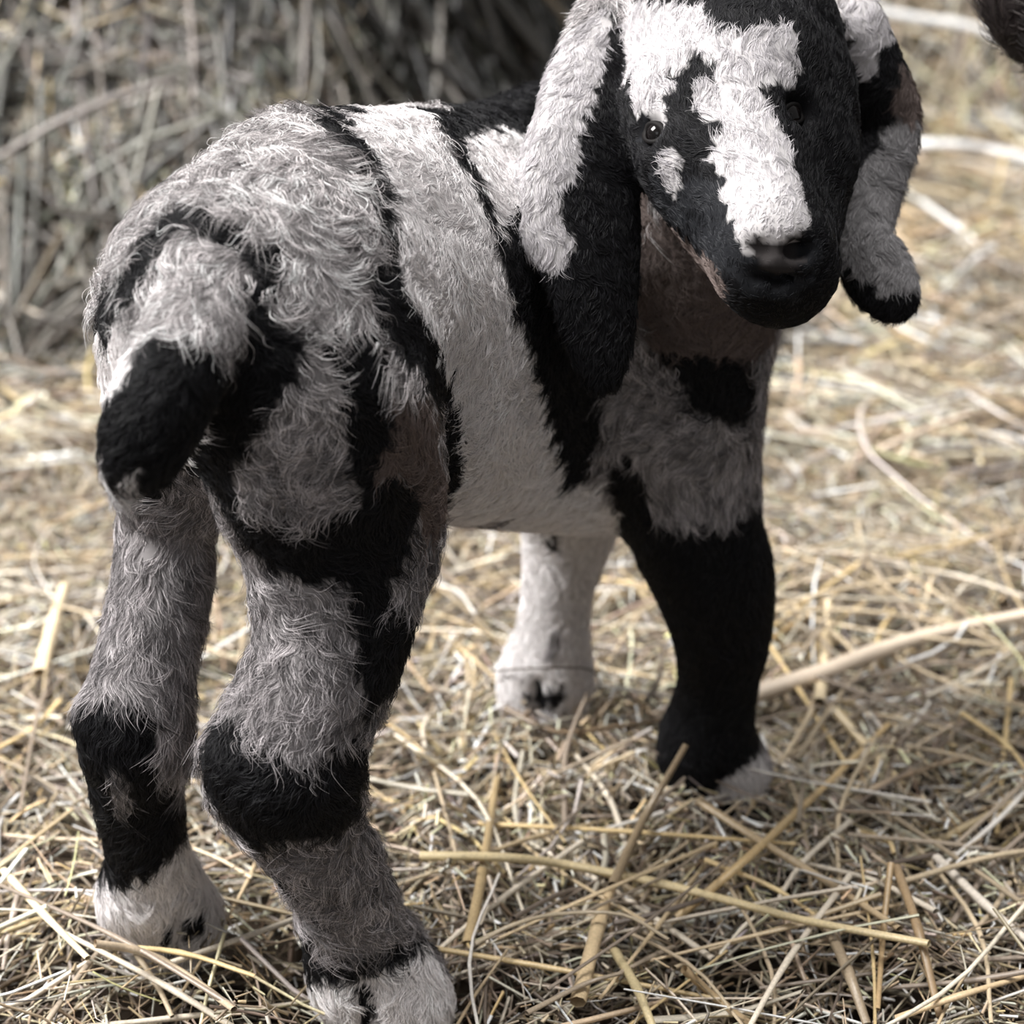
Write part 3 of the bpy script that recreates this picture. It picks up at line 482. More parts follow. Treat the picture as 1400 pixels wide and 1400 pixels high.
MARKS['black'] = [
    -244, 1074, 164, -216, 959, 218, -175, 672, 129, -174, 693, 45, -172, 673, 136, -171, 672, 138, -170, 666, 115, -169, 664, 125, -169, 670, 138, -169, 683, 48, -168, 665, 134, -167, 676, 71, -166, 668, 139, -166, 679, 48, -165, 671, 84, -164, 667, 96, -164, 668, 139, -164, 677, 51, -163, 661, 109, -163, 668, 91,
    -163, 668, 140, -163, 677, 50, -162, 665, 99, -162, 666, 95, -161, 661, 109, -161, 663, 102, -161, 667, 139, -161, 668, 89, -160, 659, 113, -160, 659, 119, -160, 660, 128, -160, 661, 106, -160, 663, 135, -160, 667, 88, -160, 674, 53, -160, 674, 54, -159, 666, 140, -159, 667, 86, -159, 672, 64, -157, 658, 116,
    -157, 669, 75, -157, 673, 55, -156, 666, 90, -156, 666, 140, -156, 667, 87, -156, 672, 57, -156, 692, 291, -155, 658, 117, -155, 665, 139, -155, 672, 55, -154, 657, 116, -154, 665, 140, -153, 666, 90, -153, 681, 285, -153, 683, 297, -152, 658, 113, -152, 658, 120, -152, 662, 135, -152, 664, 138, -152, 666, 91,
    -152, 672, 59, -151, 659, 128, -151, 662, 99, -151, 664, 95, -151, 665, 93, -150, 658, 110, -150, 660, 106, -150, 661, 102, -150, 664, 97, -150, 669, 289, -150, 671, 65, -150, 672, 58, -150, 677, 302, -149, 659, 109, -149, 660, 104, -149, 662, 100, -149, 664, 138, -149, 670, 75, -149, 670, 302, -148, 659, 107,
    -148, 664, 137, -148, 668, 86, -148, 672, 60, -148, 698, 214, -147, 665, 138, -147, 673, 61, -146, 664, 98, -146, 665, 308, -146, 678, 23, -146, 678, 26, -145, 655, 296, -145, 656, 303, -145, 659, 110, -145, 664, 136, -145, 674, 60, -145, 678, 21, -145, 679, 18, -145, 680, 14, -145, 695, 215, -144, 659, 119,
    -144, 659, 310, -144, 661, 127, -144, 664, 135, -144, 678, 24, -144, 678, 27, -144, 679, 19, -144, 680, 12, -144, 680, 16, -143, 650, 297, -143, 651, 299, -143, 659, 115, -143, 659, 118, -143, 665, 136, -143, 675, 62, -143, 678, 28, -143, 679, 22, -143, 679, 26, -142, 660, 113, -142, 660, 116, -142, 660, 119,
    -142, 660, 121, -142, 664, 134, -142, 666, 136, -142, 674, 73, -142, 693, 216, -141, 654, 313, -141, 656, 314, -141, 660, 120, -141, 661, 112, -141, 661, 122, -141, 661, 124, -141, 662, 126, -141, 663, 129, -141, 664, 131, -141, 665, 133, -141, 666, 135, -141, 673, 83, -141, 676, 63, -141, 693, 214, -140, 646, 303,
    -140, 662, 108, -140, 670, 94, -140, 677, 64, -140, 692, 216, -139, 654, 316, -138, 598, 271, -138, 599, 273, -138, 600, 274, -138, 601, 276, -138, 644, 304, -138, 653, 318, -138, 665, 104, -138, 667, 101, -138, 679, 65, -138, 679, 68, -137, 596, 267, -137, 596, 269, -137, 643, 306, -137, 683, 25, -137, 690, 217,
    -136, 595, 264, -136, 595, 271, -136, 596, 273, -136, 668, 102, -136, 683, 68, -136, 687, 67, -136, 687, 220, -136, 688, 70, -136, 689, 72, -136, 690, 73, -135, 593, 265, -135, 594, 263, -135, 594, 271, -135, 596, 260, -135, 596, 278, -135, 601, 283, -135, 602, 287, -135, 645, 313, -135, 650, 319, -135, 651, 320,
    -135, 672, 100, -135, 685, 18, -135, 685, 21, -135, 685, 24, -134, 640, 306, -134, 640, 307, -133, 595, 259, -133, 649, 323, -133, 651, 324, -133, 675, 101, -133, 684, 224, -133, 687, 20, -132, 593, 260, -132, 600, 290, -132, 639, 309, -132, 640, 311, -132, 641, 312, -132, 651, 325, -132, 682, 226, -132, 687, 22,
    -132, 688, 20, -132, 688, 25, -131, 592, 262, -131, 593, 259, -131, 598, 289, -131, 639, 312, -131, 640, 314, -131, 642, 315, -131, 650, 327, -131, 689, 23, -131, 690, 25, -130, 591, 264, -130, 598, 291, -130, 640, 315, -130, 641, 316, -130, 680, 228, -128, 590, 266, -128, 590, 267, -128, 599, 294, -128, 642, 320,
    -128, 650, 329, -127, 590, 273, -127, 591, 280, -127, 593, 286, -127, 596, 255, -127, 597, 292, -127, 598, 293, -127, 641, 319, -127, 647, 327, -127, 653, 332, -126, 589, 269, -126, 595, 257, -126, 599, 296, -126, 601, 297, -126, 642, 321, -126, 650, 331, -125, 589, 268, -125, 600, 297, -125, 601, 298, -125, 603, 300,
    -125, 641, 323, -125, 651, 332, -124, 590, 267, -124, 602, 299, -124, 604, 301, -124, 606, 302, -124, 641, 324, -124, 651, 333, -123, 591, 262, -123, 593, 259, -123, 596, 256, -123, 641, 325, -123, 643, 326, -123, 670, 237, -122, 590, 265, -122, 607, 304, -122, 652, 334, -121, 589, 273, -121, 590, 266, -121, 605, 304,
    -121, 643, 328, -121, 665, 240, -120, 590, 280, -120, 592, 287, -120, 595, 293, -120, 599, 298, -120, 607, 306, -120, 608, 307, -120, 649, 334, -120, 653, 336, -120, 666, 238, -119, 608, 307, -119, 644, 330, -119, 651, 336, -119, 667, 235, -118, 644, 331, -118, 652, 337, -117, 628, 133, -117, 628, 135, -117, 629, 137,
    -117, 645, 332, -116, 607, 308, -116, 654, 338, -115, 594, 264, -115, 625, 133, -115, 625, 136, -115, 626, 130, -115, 626, 138, -115, 627, 139, -115, 630, 141, -115, 646, 334, -114, 592, 272, -114, 592, 279, -114, 593, 286, -114, 597, 262, -114, 598, 299, -114, 603, 304, -114, 607, 308, -114, 607, 309, -114, 623, 130,
    -114, 623, 133, -114, 624, 139, -114, 625, 127, -114, 627, 141, -114, 629, 142, -114, 631, 143, -114, 652, 338, -113, 595, 293, -113, 625, 119, -113, 647, 336, -113, 650, 242, -113, 651, 338, -112, 598, 264, -112, 607, 308, -112, 621, 127, -112, 623, 123, -112, 631, 146, -112, 634, 147, -112, 646, 335, -112, 649, 241,
    -112, 652, 339, -111, 606, 308, -111, 644, 334, -111, 647, 241, -110, 622, 119, -110, 631, 149, -110, 644, 245, -110, 654, 340, -109, 598, 270, -109, 607, 308, -109, 620, 118, -109, 631, 150, -109, 644, 334, -109, 645, 239, -108, 596, 278, -108, 606, 307, -108, 620, 118, -108, 636, 256, -108, 653, 340, -107, 596, 285,
    -107, 597, 292, -107, 600, 298, -107, 603, 304, -107, 607, 308, -107, 620, 115, -107, 631, 266, -107, 632, 151, -107, 644, 334, -107, 646, 234, -107, 652, 340, -106, 616, 126, -106, 624, 147, -106, 632, 152, -106, 643, 238, -106, 643, 334, -106, 645, 234, -106, 653, 340, -105, 606, 306, -105, 616, 134, -105, 618, 116,
    -105, 619, 142, -105, 630, 152, -105, 642, 333, -105, 643, 237, -105, 645, 335, -104, 643, 233, -104, 650, 339, -103, 607, 306, -103, 618, 114, -103, 628, 152, -103, 631, 154, -103, 642, 333, -103, 643, 228, -102, 602, 283, -102, 607, 305, -102, 617, 113, -102, 621, 107, -102, 639, 239, -102, 641, 231, -101, 602, 290,
    -101, 604, 297, -101, 606, 303, -101, 608, 306, -101, 617, 111, -101, 627, 152, -101, 635, 249, -101, 636, 245, -101, 637, 242, -101, 642, 333, -101, 644, 223, -101, 648, 337, -100, 620, 106, -100, 622, 103, -100, 625, 152, -100, 631, 258, -100, 633, 250, -100, 635, 248, -100, 641, 332, -100, 642, 227, -100, 644, 222,
    -100, 649, 338, -99, 608, 303, -99, 625, 275, -99, 627, 267, -99, 636, 241, -99, 637, 238, -99, 638, 232, -99, 638, 235, -99, 640, 331, -99, 641, 226, -99, 643, 222, -99, 645, 218, -99, 648, 337, -98, 610, 303, -98, 613, 119, -98, 621, 284, -98, 622, 149, -98, 623, 150, -98, 624, 99, -98, 631, 253,
    -98, 645, 335, -97, 610, 302, -97, 612, 128, -97, 613, 136, -97, 617, 143, -97, 625, 98, -97, 637, 233, -97, 641, 331, -97, 644, 216, -97, 646, 336, -96, 611, 299, -96, 611, 300, -96, 612, 294, -96, 630, 255, -96, 630, 257, -96, 640, 223, -95, 613, 296, -95, 621, 102, -95, 621, 149, -95, 629, 259,
    -95, 630, 256, -95, 635, 234, -95, 636, 233, -95, 641, 331, -95, 644, 214, -95, 646, 336, -94, 619, 294, -94, 620, 148, -94, 634, 83, -94, 640, 330, -94, 644, 213, -94, 646, 335, -93, 618, 103, -93, 618, 296, -93, 619, 148, -93, 619, 297, -93, 620, 295, -93, 635, 232, -93, 640, 329, -93, 644, 212,
    -93, 645, 334, -92, 619, 299, -92, 619, 301, -92, 621, 297, -92, 621, 299, -92, 621, 302, -92, 626, 267, -92, 627, 261, -92, 627, 264, -92, 634, 82, -92, 634, 233, -91, 614, 109, -91, 619, 148, -91, 621, 303, -91, 624, 275, -91, 624, 283, -91, 634, 80, -91, 634, 232, -91, 639, 327, -91, 641, 329,
    -91, 642, 331, -91, 643, 210, -91, 644, 332, -91, 645, 334, -90, 610, 129, -90, 611, 121, -90, 615, 108, -90, 616, 143, -90, 623, 298, -90, 624, 290, -90, 624, 305, -90, 625, 307, -90, 626, 266, -90, 626, 308, -90, 627, 310, -90, 627, 311, -90, 629, 314, -90, 630, 315, -90, 631, 317, -90, 633, 319,
    -90, 636, 324, -90, 638, 326, -89, 612, 137, -89, 616, 106, -89, 617, 146, -89, 625, 268, -89, 634, 77, -89, 640, 215, -89, 641, 329, -89, 643, 208, -88, 614, 108, -88, 625, 269, -88, 629, 311, -88, 633, 233, -88, 635, 320, -88, 636, 225, -88, 636, 322, -88, 642, 330, -87, 617, 145, -87, 632, 234,
    -87, 642, 209, -87, 642, 329, -86, 614, 108, -86, 617, 146, -86, 624, 271, -86, 632, 233, -86, 642, 208, -86, 653, 43, -85, 624, 273, -85, 632, 232, -85, 642, 328, -85, 649, 48, -84, 616, 144, -84, 624, 275, -84, 624, 283, -84, 625, 290, -84, 626, 297, -84, 631, 309, -84, 632, 233, -84, 632, 311,
    -84, 635, 316, -84, 638, 322, -84, 641, 209, -84, 643, 328, -83, 611, 120, -83, 613, 112, -83, 614, 110, -83, 624, 275, -83, 629, 303, -83, 631, 307, -83, 633, 312, -83, 634, 314, -83, 643, 328, -83, 647, 44, -83, 651, 29, -83, 653, 19, -82, 611, 129, -82, 613, 137, -82, 614, 110, -82, 616, 142,
    -82, 624, 276, -82, 624, 279, -82, 630, 306, -82, 631, 233, -82, 635, 315, -82, 640, 209, -82, 644, 329, -82, 646, 44, -82, 647, 40, -82, 647, 42, -82, 650, 23, -81, 613, 111, -81, 615, 141, -81, 624, 278, -81, 624, 280, -81, 630, 305, -81, 636, 316, -81, 637, 216, -81, 637, 318, -81, 640, 208,
    -81, 644, 328, -81, 646, 39, -80, 615, 140, -80, 632, 231, -80, 634, 225, -80, 640, 207, -80, 645, 43, -79, 614, 111, -79, 624, 282, -79, 625, 284, -79, 630, 303, -79, 631, 232, -79, 639, 319, -79, 640, 321, -79, 641, 323, -79, 642, 324, -79, 644, 326, -79, 647, 25, -78, 615, 140, -78, 632, 231,
    -78, 639, 207, -78, 644, 38, -77, 615, 111, -77, 625, 286, -77, 626, 290, -77, 628, 296, -77, 630, 301, -76, 615, 112, -76, 615, 138, -76, 626, 287, -76, 626, 289, -76, 630, 300, -76, 632, 231, -76, 644, 24, -76, 644, 36, -75, 613, 119, -75, 613, 128, -75, 615, 135, -75, 616, 110, -75, 616, 138,
    -75, 626, 287, -75, 626, 289, -75, 627, 291, -75, 630, 299, -75, 639, 207, -75, 643, 26, -75, 643, 35, -74, 617, 139, -74, 632, 231, -74, 637, 216, -74, 639, 206, -74, 639, 207, -74, 643, 28, -73, 617, 109, -73, 628, 293, -73, 629, 295, -73, 629, 297, -73, 632, 229, -73, 634, 226, -73, 639, 205,
    -73, 642, 35, -73, 642, 37, -73, 716, 359, -72, 619, 140, -72, 632, 231, -71, 617, 111, -71, 639, 205, -71, 641, 37, -71, 642, 29, -71, 717, 359, -70, 619, 109, -70, 621, 142, -70, 633, 230, -70, 708, 356, -70, 712, 358, -70, 721, 359, -69, 619, 110, -69, 622, 143, -69, 633, 300, -69, 639, 205,
    -69, 641, 29, -69, 706, 356, -69, 710, 357, -68, 617, 116, -68, 617, 126, -68, 619, 133, -68, 622, 140, -68, 622, 141, -68, 633, 230, -68, 639, 206, -68, 641, 38, -68, 713, 357, -68, 719, 359, -67, 621, 109, -67, 632, 296, -67, 633, 298, -67, 634, 300, -67, 639, 204, -67, 639, 207, -67, 640, 36,
    -67, 641, 31, -67, 705, 355, -67, 728, 359, -66, 624, 142, -66, 633, 231, -66, 634, 230, -66, 635, 225, -66, 638, 216, -66, 640, 30, -66, 640, 38, -65, 624, 107, -65, 631, 292, -65, 632, 294, -65, 634, 300, -65, 640, 36, -65, 640, 204, -65, 702, 353, -65, 731, 358, -65, 739, 358, -64, 625, 108,
    -64, 626, 142, -64, 631, 291, -64, 634, 299, -64, 640, 30, -64, 640, 38, -64, 728, 358, -63, 626, 109, -63, 627, 142, -63, 631, 290, -63, 633, 295, -63, 634, 232, -63, 635, 299, -63, 640, 204, -63, 699, 351, -62, 628, 143, -62, 638, 20, -62, 639, 22, -62, 639, 25, -62, 640, 32, -62, 641, 203,
    -62, 698, 351, -62, 725, 357, -61, 624, 121, -61, 626, 111, -61, 626, 129, -61, 628, 137, -61, 632, 288, -61, 635, 232, -61, 635, 297, -61, 638, 10, -61, 638, 13, -61, 638, 15, -61, 638, 18, -61, 638, 21, -61, 640, 197, -61, 640, 199, -61, 641, 38, -61, 641, 202, -61, 719, 356, -60, 628, 110,
    -60, 630, 142, -60, 636, 230, -60, 638, 11, -60, 638, 14, -60, 639, 24, -60, 639, 26, -60, 639, 190, -60, 640, 31, -60, 641, 36, -60, 641, 198, -60, 641, 206, -60, 697, 350, -60, 704, 352, -60, 715, 355, -60, 721, 356, -59, 630, 278, -59, 631, 272, -59, 631, 274, -59, 631, 276, -59, 631, 280,
    -59, 631, 282, -59, 632, 110, -59, 632, 284, -59, 632, 286, -59, 636, 231, -59, 636, 297, -59, 638, 17, -59, 638, 224, -59, 639, 186, -59, 639, 188, -59, 640, 27, -59, 640, 32, -59, 640, 190, -59, 640, 192, -59, 640, 195, -59, 641, 37, -59, 641, 215, -58, 630, 117, -58, 630, 119, -58, 630, 122,
    -58, 631, 113, -58, 631, 266, -58, 631, 269, -58, 631, 271, -58, 631, 273, -58, 631, 275, -58, 631, 278, -58, 631, 280, -58, 632, 143, -58, 632, 282, -58, 636, 109, -58, 638, 298, -58, 695, 348, -57, 632, 116, -57, 632, 119, -57, 632, 121, -57, 632, 265, -57, 632, 273, -57, 633, 113, -57, 633, 124,
    -57, 633, 126, -57, 633, 280, -57, 634, 128, -57, 634, 130, -57, 634, 141, -57, 635, 133, -57, 637, 177, -57, 637, 179, -57, 637, 231, -57, 638, 12, -57, 638, 17, -57, 638, 18, -57, 638, 20, -57, 638, 181, -57, 638, 296, -57, 639, 22, -57, 639, 25, -57, 639, 184, -57, 640, 27, -57, 641, 32,
    -57, 642, 36, -57, 642, 37, -57, 713, 353, -56, 633, 255, -56, 633, 257, -56, 633, 259, -56, 633, 262, -56, 633, 264, -56, 634, 287, -56, 635, 141, -56, 635, 167, -56, 635, 170, -56, 636, 121, -56, 636, 123, -56, 636, 136, -56, 636, 138, -56, 636, 172, -56, 636, 174, -56, 637, 125, -56, 637, 133,
    -56, 637, 176, -56, 637, 294, -56, 638, 127, -56, 638, 130, -56, 638, 178, -56, 638, 180, -56, 691, 345, -56, 694, 346, -56, 707, 351, -56, 712, 352, -55, 634, 161, -55, 635, 164, -55, 635, 166, -55, 635, 245, -55, 635, 247, -55, 635, 250, -55, 636, 168, -55, 636, 170, -55, 636, 243, -55, 637, 172,
    -55, 637, 175, -55, 638, 12, -55, 638, 14, -55, 638, 230, -55, 639, 296, -55, 641, 31, -55, 690, 344, -55, 693, 345, -55, 707, 350, -55, 711, 351, -54, 634, 252, -54, 636, 244, -54, 636, 246, -54, 637, 241, -54, 638, 234, -54, 638, 236, -54, 639, 231, -54, 641, 298, -54, 643, 39, -54, 686, 341,
    -54, 690, 343, -53, 636, 151, -53, 636, 153, -53, 636, 156, -53, 636, 158, -53, 637, 149, -53, 637, 166, -53, 638, 174, -53, 638, 237, -53, 638, 240, -53, 639, 232, -53, 639, 235, -53, 640, 182, -53, 642, 32, -53, 642, 189, -53, 642, 296, -53, 643, 37, -53, 705, 348, -52, 643, 33, -52, 643, 221,
    -52, 643, 297, -52, 644, 38, -52, 644, 197, -52, 645, 205, -52, 645, 213, -52, 698, 345, -52, 702, 347, -51, 638, 247, -51, 639, 152, -51, 639, 239, -51, 641, 230, -51, 683, 338, -51, 686, 339, -51, 687, 340, -50, 636, 271, -50, 637, 256, -50, 637, 263, -50, 637, 278, -50, 639, 285, -50, 640, 152,
    -50, 640, 155, -50, 642, 292, -50, 644, 33, -50, 644, 297, -50, 646, 39, -50, 652, 307, -50, 654, 309, -50, 655, 311, -50, 657, 312, -50, 658, 314, -50, 694, 342, -50, 697, 343, -50, 701, 345, -49, 640, 243, -49, 641, 153, -49, 641, 156, -49, 645, 33, -49, 680, 334, -49, 683, 336, -49, 694, 341,
    -49, 697, 342, -48, 641, 244, -48, 645, 32, -48, 646, 296, -48, 648, 38, -48, 650, 301, -48, 651, 303, -48, 653, 305, -48, 661, 315, -48, 663, 317, -48, 674, 328, -48, 676, 330, -48, 678, 331, -48, 680, 333, -48, 683, 335, -48, 693, 340, -47, 640, 252, -47, 641, 245, -47, 641, 247, -47, 641, 250,
    -47, 642, 240, -47, 644, 156, -47, 646, 32, -47, 648, 297, -47, 649, 39, -47, 650, 300, -47, 652, 302, -47, 663, 316, -47, 665, 318, -47, 666, 319, -47, 668, 320, -47, 670, 322, -47, 671, 323, -47, 672, 325, -47, 674, 327, -47, 676, 329, -47, 678, 330, -47, 680, 332, -47, 691, 338, -46, 640, 254,
    -46, 645, 162, -46, 645, 171, -46, 647, 191, -46, 647, 294, -46, 648, 194, -46, 648, 196, -46, 648, 198, -46, 648, 201, -46, 648, 295, -46, 649, 297, -46, 651, 39, -46, 651, 299, -46, 667, 318, -45, 644, 242, -45, 646, 179, -45, 647, 33, -45, 647, 187, -45, 648, 157, -45, 649, 194, -45, 649, 202,
    -45, 649, 219, -45, 650, 211, -45, 682, 331, -45, 685, 333, -45, 688, 335, -45, 690, 336, -44, 642, 256, -44, 642, 258, -44, 642, 261, -44, 642, 263, -44, 642, 265, -44, 642, 267, -44, 642, 269, -44, 642, 271, -44, 642, 274, -44, 642, 276, -44, 643, 278, -44, 643, 280, -44, 644, 282, -44, 645, 284,
    -44, 646, 237, -44, 646, 285, -44, 646, 287, -44, 647, 289, -44, 648, 228, -44, 648, 291, -44, 649, 188, -44, 650, 157, -44, 650, 202, -44, 651, 297, -44, 668, 315, -44, 673, 321, -44, 678, 327, -44, 686, 333, -43, 643, 269, -43, 643, 276, -43, 646, 241, -43, 649, 32, -43, 650, 189, -43, 651, 203,
    -43, 653, 296, -43, 655, 39, -43, 655, 156, -43, 657, 302, -43, 662, 309, -43, 674, 321, -43, 675, 322, -43, 677, 324, -43, 679, 326, -43, 681, 328, -43, 683, 329, -42, 647, 239, -42, 651, 187, -42, 651, 292, -42, 652, 294, -42, 653, 203, -42, 653, 206, -42, 669, 312, -42, 670, 314, -42, 672, 316,
    -42, 673, 318, -42, 674, 319, -42, 676, 321, -42, 677, 323, -42, 679, 325, -41, 648, 240, -41, 652, 32, -41, 652, 291, -41, 656, 35, -41, 658, 37, -41, 666, 309, -41, 667, 310, -41, 669, 311, -41, 670, 313, -41, 672, 315, -41, 674, 316, -41, 675, 318, -40, 653, 290, -40, 654, 32, -40, 654, 186,
    -40, 655, 207, -40, 661, 36, -40, 666, 308, -40, 668, 309, -39, 651, 239, -39, 657, 32, -39, 659, 173, -39, 665, 35, -38, 654, 287, -38, 657, 182, -38, 657, 207, -38, 657, 208, -38, 657, 211, -38, 657, 213, -38, 657, 216, -38, 657, 218, -38, 657, 220, -38, 667, 305, -37, 654, 235, -37, 655, 233,
    -37, 656, 230, -37, 657, 223, -37, 657, 224, -37, 659, 216, -37, 659, 219, -37, 660, 182, -37, 663, 31, -37, 666, 31, -36, 657, 231, -36, 657, 284, -36, 658, 221, -36, 658, 223, -36, 658, 226, -36, 658, 228, -36, 658, 287, -36, 662, 294, -36, 663, 179, -36, 667, 300, -36, 669, 302, -35, 658, 283,
    -35, 659, 227, -35, 660, 224, -35, 669, 301, -34, 659, 281, -34, 671, 300, -33, 672, 295, -33, 673, 297, -33, 790, 349, -32, 662, 278, -32, 784, 349, -31, 674, 290, -31, 675, 292, -30, 665, 272, -30, 666, 274, -30, 668, 268, -30, 669, 270, -30, 670, 276, -30, 673, 282, -30, 676, 288, -30, 676, 289,
    -30, 677, 290, -29, 672, 266, -29, 673, 268, -29, 677, 285, -29, 678, 287, -29, 777, 348, -29, 787, 349, -27, 683, 276, -27, 684, 278, -27, 684, 280, -27, 687, 256, -27, 687, 259, -27, 772, 346, -27, 790, 348, -26, 703, 243, -26, 703, 246, -26, 703, 248, -26, 704, 238, -26, 704, 241, -26, 724, 205,
    -26, 728, 200, -26, 766, 345, -26, 798, 348, -25, 693, 271, -25, 695, 265, -25, 695, 268, -25, 706, 241, -25, 707, 233, -25, 707, 236, -25, 707, 239, -25, 708, 231, -25, 709, 228, -25, 710, 225, -25, 711, 222, -25, 712, 219, -25, 715, 216, -25, 717, 212, -25, 720, 209, -25, 727, 202, -25, 732, 198,
    -25, 765, 344, -25, 809, 347, -24, 699, 265, -24, 700, 262, -24, 702, 259, -24, 709, 238, -24, 710, 231, -24, 710, 234, -24, 711, 226, -24, 711, 228, -24, 712, 223, -24, 714, 220, -24, 715, 218, -24, 716, 217, -24, 718, 213, -24, 720, 210, -24, 724, 206, -24, 764, 343, -24, 776, 346, -23, 704, 257,
    -23, 704, 260, -23, 705, 255, -23, 705, 256, -23, 707, 247, -23, 811, 347, -22, 719, 215, -22, 721, 212, -22, 723, 209, -22, 762, 341, -21, 709, 248, -21, 709, 251, -21, 710, 246, -21, 757, 340, -20, 813, 346, -19, 713, 240, -19, 713, 242, -19, 714, 235, -19, 714, 237, -19, 715, 229, -19, 715, 232,
    -19, 716, 226, -19, 717, 224, -19, 718, 221, -19, 720, 218, -19, 752, 336, -19, 756, 338, -19, 765, 341, -19, 771, 342, -19, 827, 345, -18, 752, 335, -18, 760, 338, -18, 765, 340, -18, 769, 341, -18, 775, 342, -18, 815, 346, -17, 748, 332, -17, 752, 334, -17, 756, 336, -17, 760, 337, -17, 764, 339,
    -17, 780, 343, -17, 827, 345, -16, 754, 334, -16, 788, 344, -16, 817, 346, -15, 755, 333, -15, 783, 342, -14, 745, 329, -14, 748, 330, -14, 752, 332, -14, 888, 336, -13, 786, 341, -12, 742, 324, -12, 745, 326, -12, 749, 328, -12, 829, 345, -11, 740, 322, -11, 743, 323, -11, 745, 325, -11, 791, 342,
    -11, 841, 344, -10, 738, 319, -10, 740, 320, -10, 743, 322, -10, 797, 342, -8, 800, 341, -8, 831, 344, -8, 840, 344, -7, 735, 313, -7, 736, 314, -7, 739, 316, -6, 804, 341, -6, 841, 344, -5, 733, 308, -5, 735, 310, -5, 848, 344, -4, 731, 303, -4, 732, 305, -4, 734, 307, -4, 736, 309,
    -4, 738, 310, -4, 809, 341, -3, 730, 299, -3, 731, 301, -3, 733, 303, -3, 734, 305, -3, 740, 311, -3, 742, 313, -3, 814, 341, -3, 854, 344, -1, 730, 292, -1, 731, 294, -1, 732, 297, -1, 742, 310, -1, 745, 312, -1, 747, 314, -1, 811, 339, -1, 852, 345, 1, 731, 290, 1, 734, 297,
    1, 738, 304, 1, 744, 311, 1, 812, 339, 1, 838, 343, 2, 732, 285, 2, 732, 287, 2, 733, 289, 2, 738, 302, 2, 739, 304, 2, 741, 306, 2, 742, 308, 2, 750, 313, 2, 753, 315, 2, 756, 317, 2, 814, 339, 2, 860, 346, 3, 732, 281, 3, 733, 283, 3, 733, 286, 3, 739, 301,
    3, 739, 303, 3, 813, 338, 3, 867, 346, 4, 733, 277, 4, 734, 279, 4, 734, 282, 4, 739, 300, 4, 812, 337, 5, 858, 346, 6, 736, 271, 6, 736, 274, 6, 739, 297, 7, 821, 337, 7, 827, 339, 7, 833, 340, 7, 857, 346, 8, 877, 33, 9, 737, 297, 9, 738, 295, 9, 739, 262,
    9, 739, 263, 9, 739, 266, 9, 739, 268, 9, 739, 271, 9, 740, 261, 9, 740, 279, 9, 741, 287, 10, 736, 297, 10, 741, 259, 10, 741, 261, 10, 742, 256, 10, 840, 341, 10, 843, 342, 10, 845, 343, 10, 850, 345, 10, 856, 346, 10, 865, 347, 11, 735, 296, 11, 743, 257, 11, 744, 252,
    11, 744, 254, 11, 848, 344, 11, 853, 346, 11, 860, 347, 11, 876, 30, 11, 876, 33, 11, 876, 36, 12, 864, 348, 13, 734, 296, 13, 876, 28, 13, 876, 38, 14, 748, 245, 14, 748, 248, 14, 749, 243, 14, 750, 240, 14, 875, 26, 14, 876, 40, 16, 733, 294, 16, 754, 236, 16, 755, 233,
    16, 756, 230, 17, 732, 281, 17, 733, 289, 17, 733, 295, 17, 750, 267, 17, 751, 258, 17, 753, 249, 17, 757, 227, 17, 793, 372, 17, 875, 27, 17, 875, 37, 17, 877, 121, 18, 733, 294, 18, 755, 239, 18, 758, 228, 18, 758, 229, 18, 759, 225, 18, 760, 222, 18, 761, 219, 18, 793, 374,
    19, 762, 223, 19, 763, 220, 19, 764, 217, 19, 765, 214, 20, 733, 294, 20, 743, 320, 20, 744, 322, 20, 745, 324, 20, 875, 30, 20, 875, 37, 20, 875, 122, 20, 877, 118, 21, 821, 147, 21, 873, 124, 21, 877, 116, 22, 733, 296, 22, 734, 298, 22, 740, 311, 22, 741, 313, 22, 742, 315,
    22, 743, 317, 22, 770, 209, 22, 771, 206, 22, 773, 203, 22, 774, 200, 22, 874, 122, 22, 875, 28, 22, 875, 33, 22, 875, 35, 23, 748, 326, 23, 749, 328, 23, 876, 30, 23, 876, 36, 23, 876, 118, 24, 734, 297, 24, 734, 300, 24, 735, 302, 24, 737, 306, 24, 739, 308, 24, 740, 310,
    24, 741, 312, 24, 748, 327, 24, 750, 329, 25, 727, 257, 25, 729, 265, 25, 729, 282, 25, 730, 273, 25, 731, 290, 25, 734, 297, 25, 735, 300, 25, 736, 303, 25, 737, 305, 25, 739, 307, 25, 739, 309, 25, 741, 312, 25, 744, 319, 25, 749, 327, 25, 750, 330, 25, 779, 195, 25, 781, 192,
    25, 783, 188, 25, 785, 185, 26, 785, 186, 26, 876, 33, 26, 876, 36, 26, 877, 39, 27, 752, 332, 27, 753, 334, 27, 755, 336, 27, 756, 338, 27, 757, 340, 27, 759, 342, 27, 760, 344, 27, 762, 346, 27, 768, 235, 27, 771, 225, 27, 775, 214, 27, 778, 204, 28, 783, 192, 28, 788, 184,
    30, 764, 348, 30, 766, 350, 30, 789, 186, 31, 767, 351, 31, 768, 353, 32, 768, 352, 32, 770, 354, 32, 771, 356, 33, 728, 257, 33, 728, 274, 33, 729, 282, 33, 731, 265, 33, 733, 289, 33, 736, 297, 33, 740, 304, 33, 743, 312, 33, 747, 319, 33, 751, 326, 33, 756, 333, 33, 760, 341,
    33, 765, 348, 33, 771, 355, 33, 789, 192, 33, 790, 188, 33, 792, 185, 34, 786, 202, 34, 787, 199, 34, 788, 196, 34, 789, 193, 34, 791, 189, 34, 792, 186, 35, 774, 358, 35, 776, 360, 35, 778, 362, 35, 787, 203, 35, 788, 200, 35, 789, 197, 35, 794, 183, 36, 781, 231, 36, 784, 220,
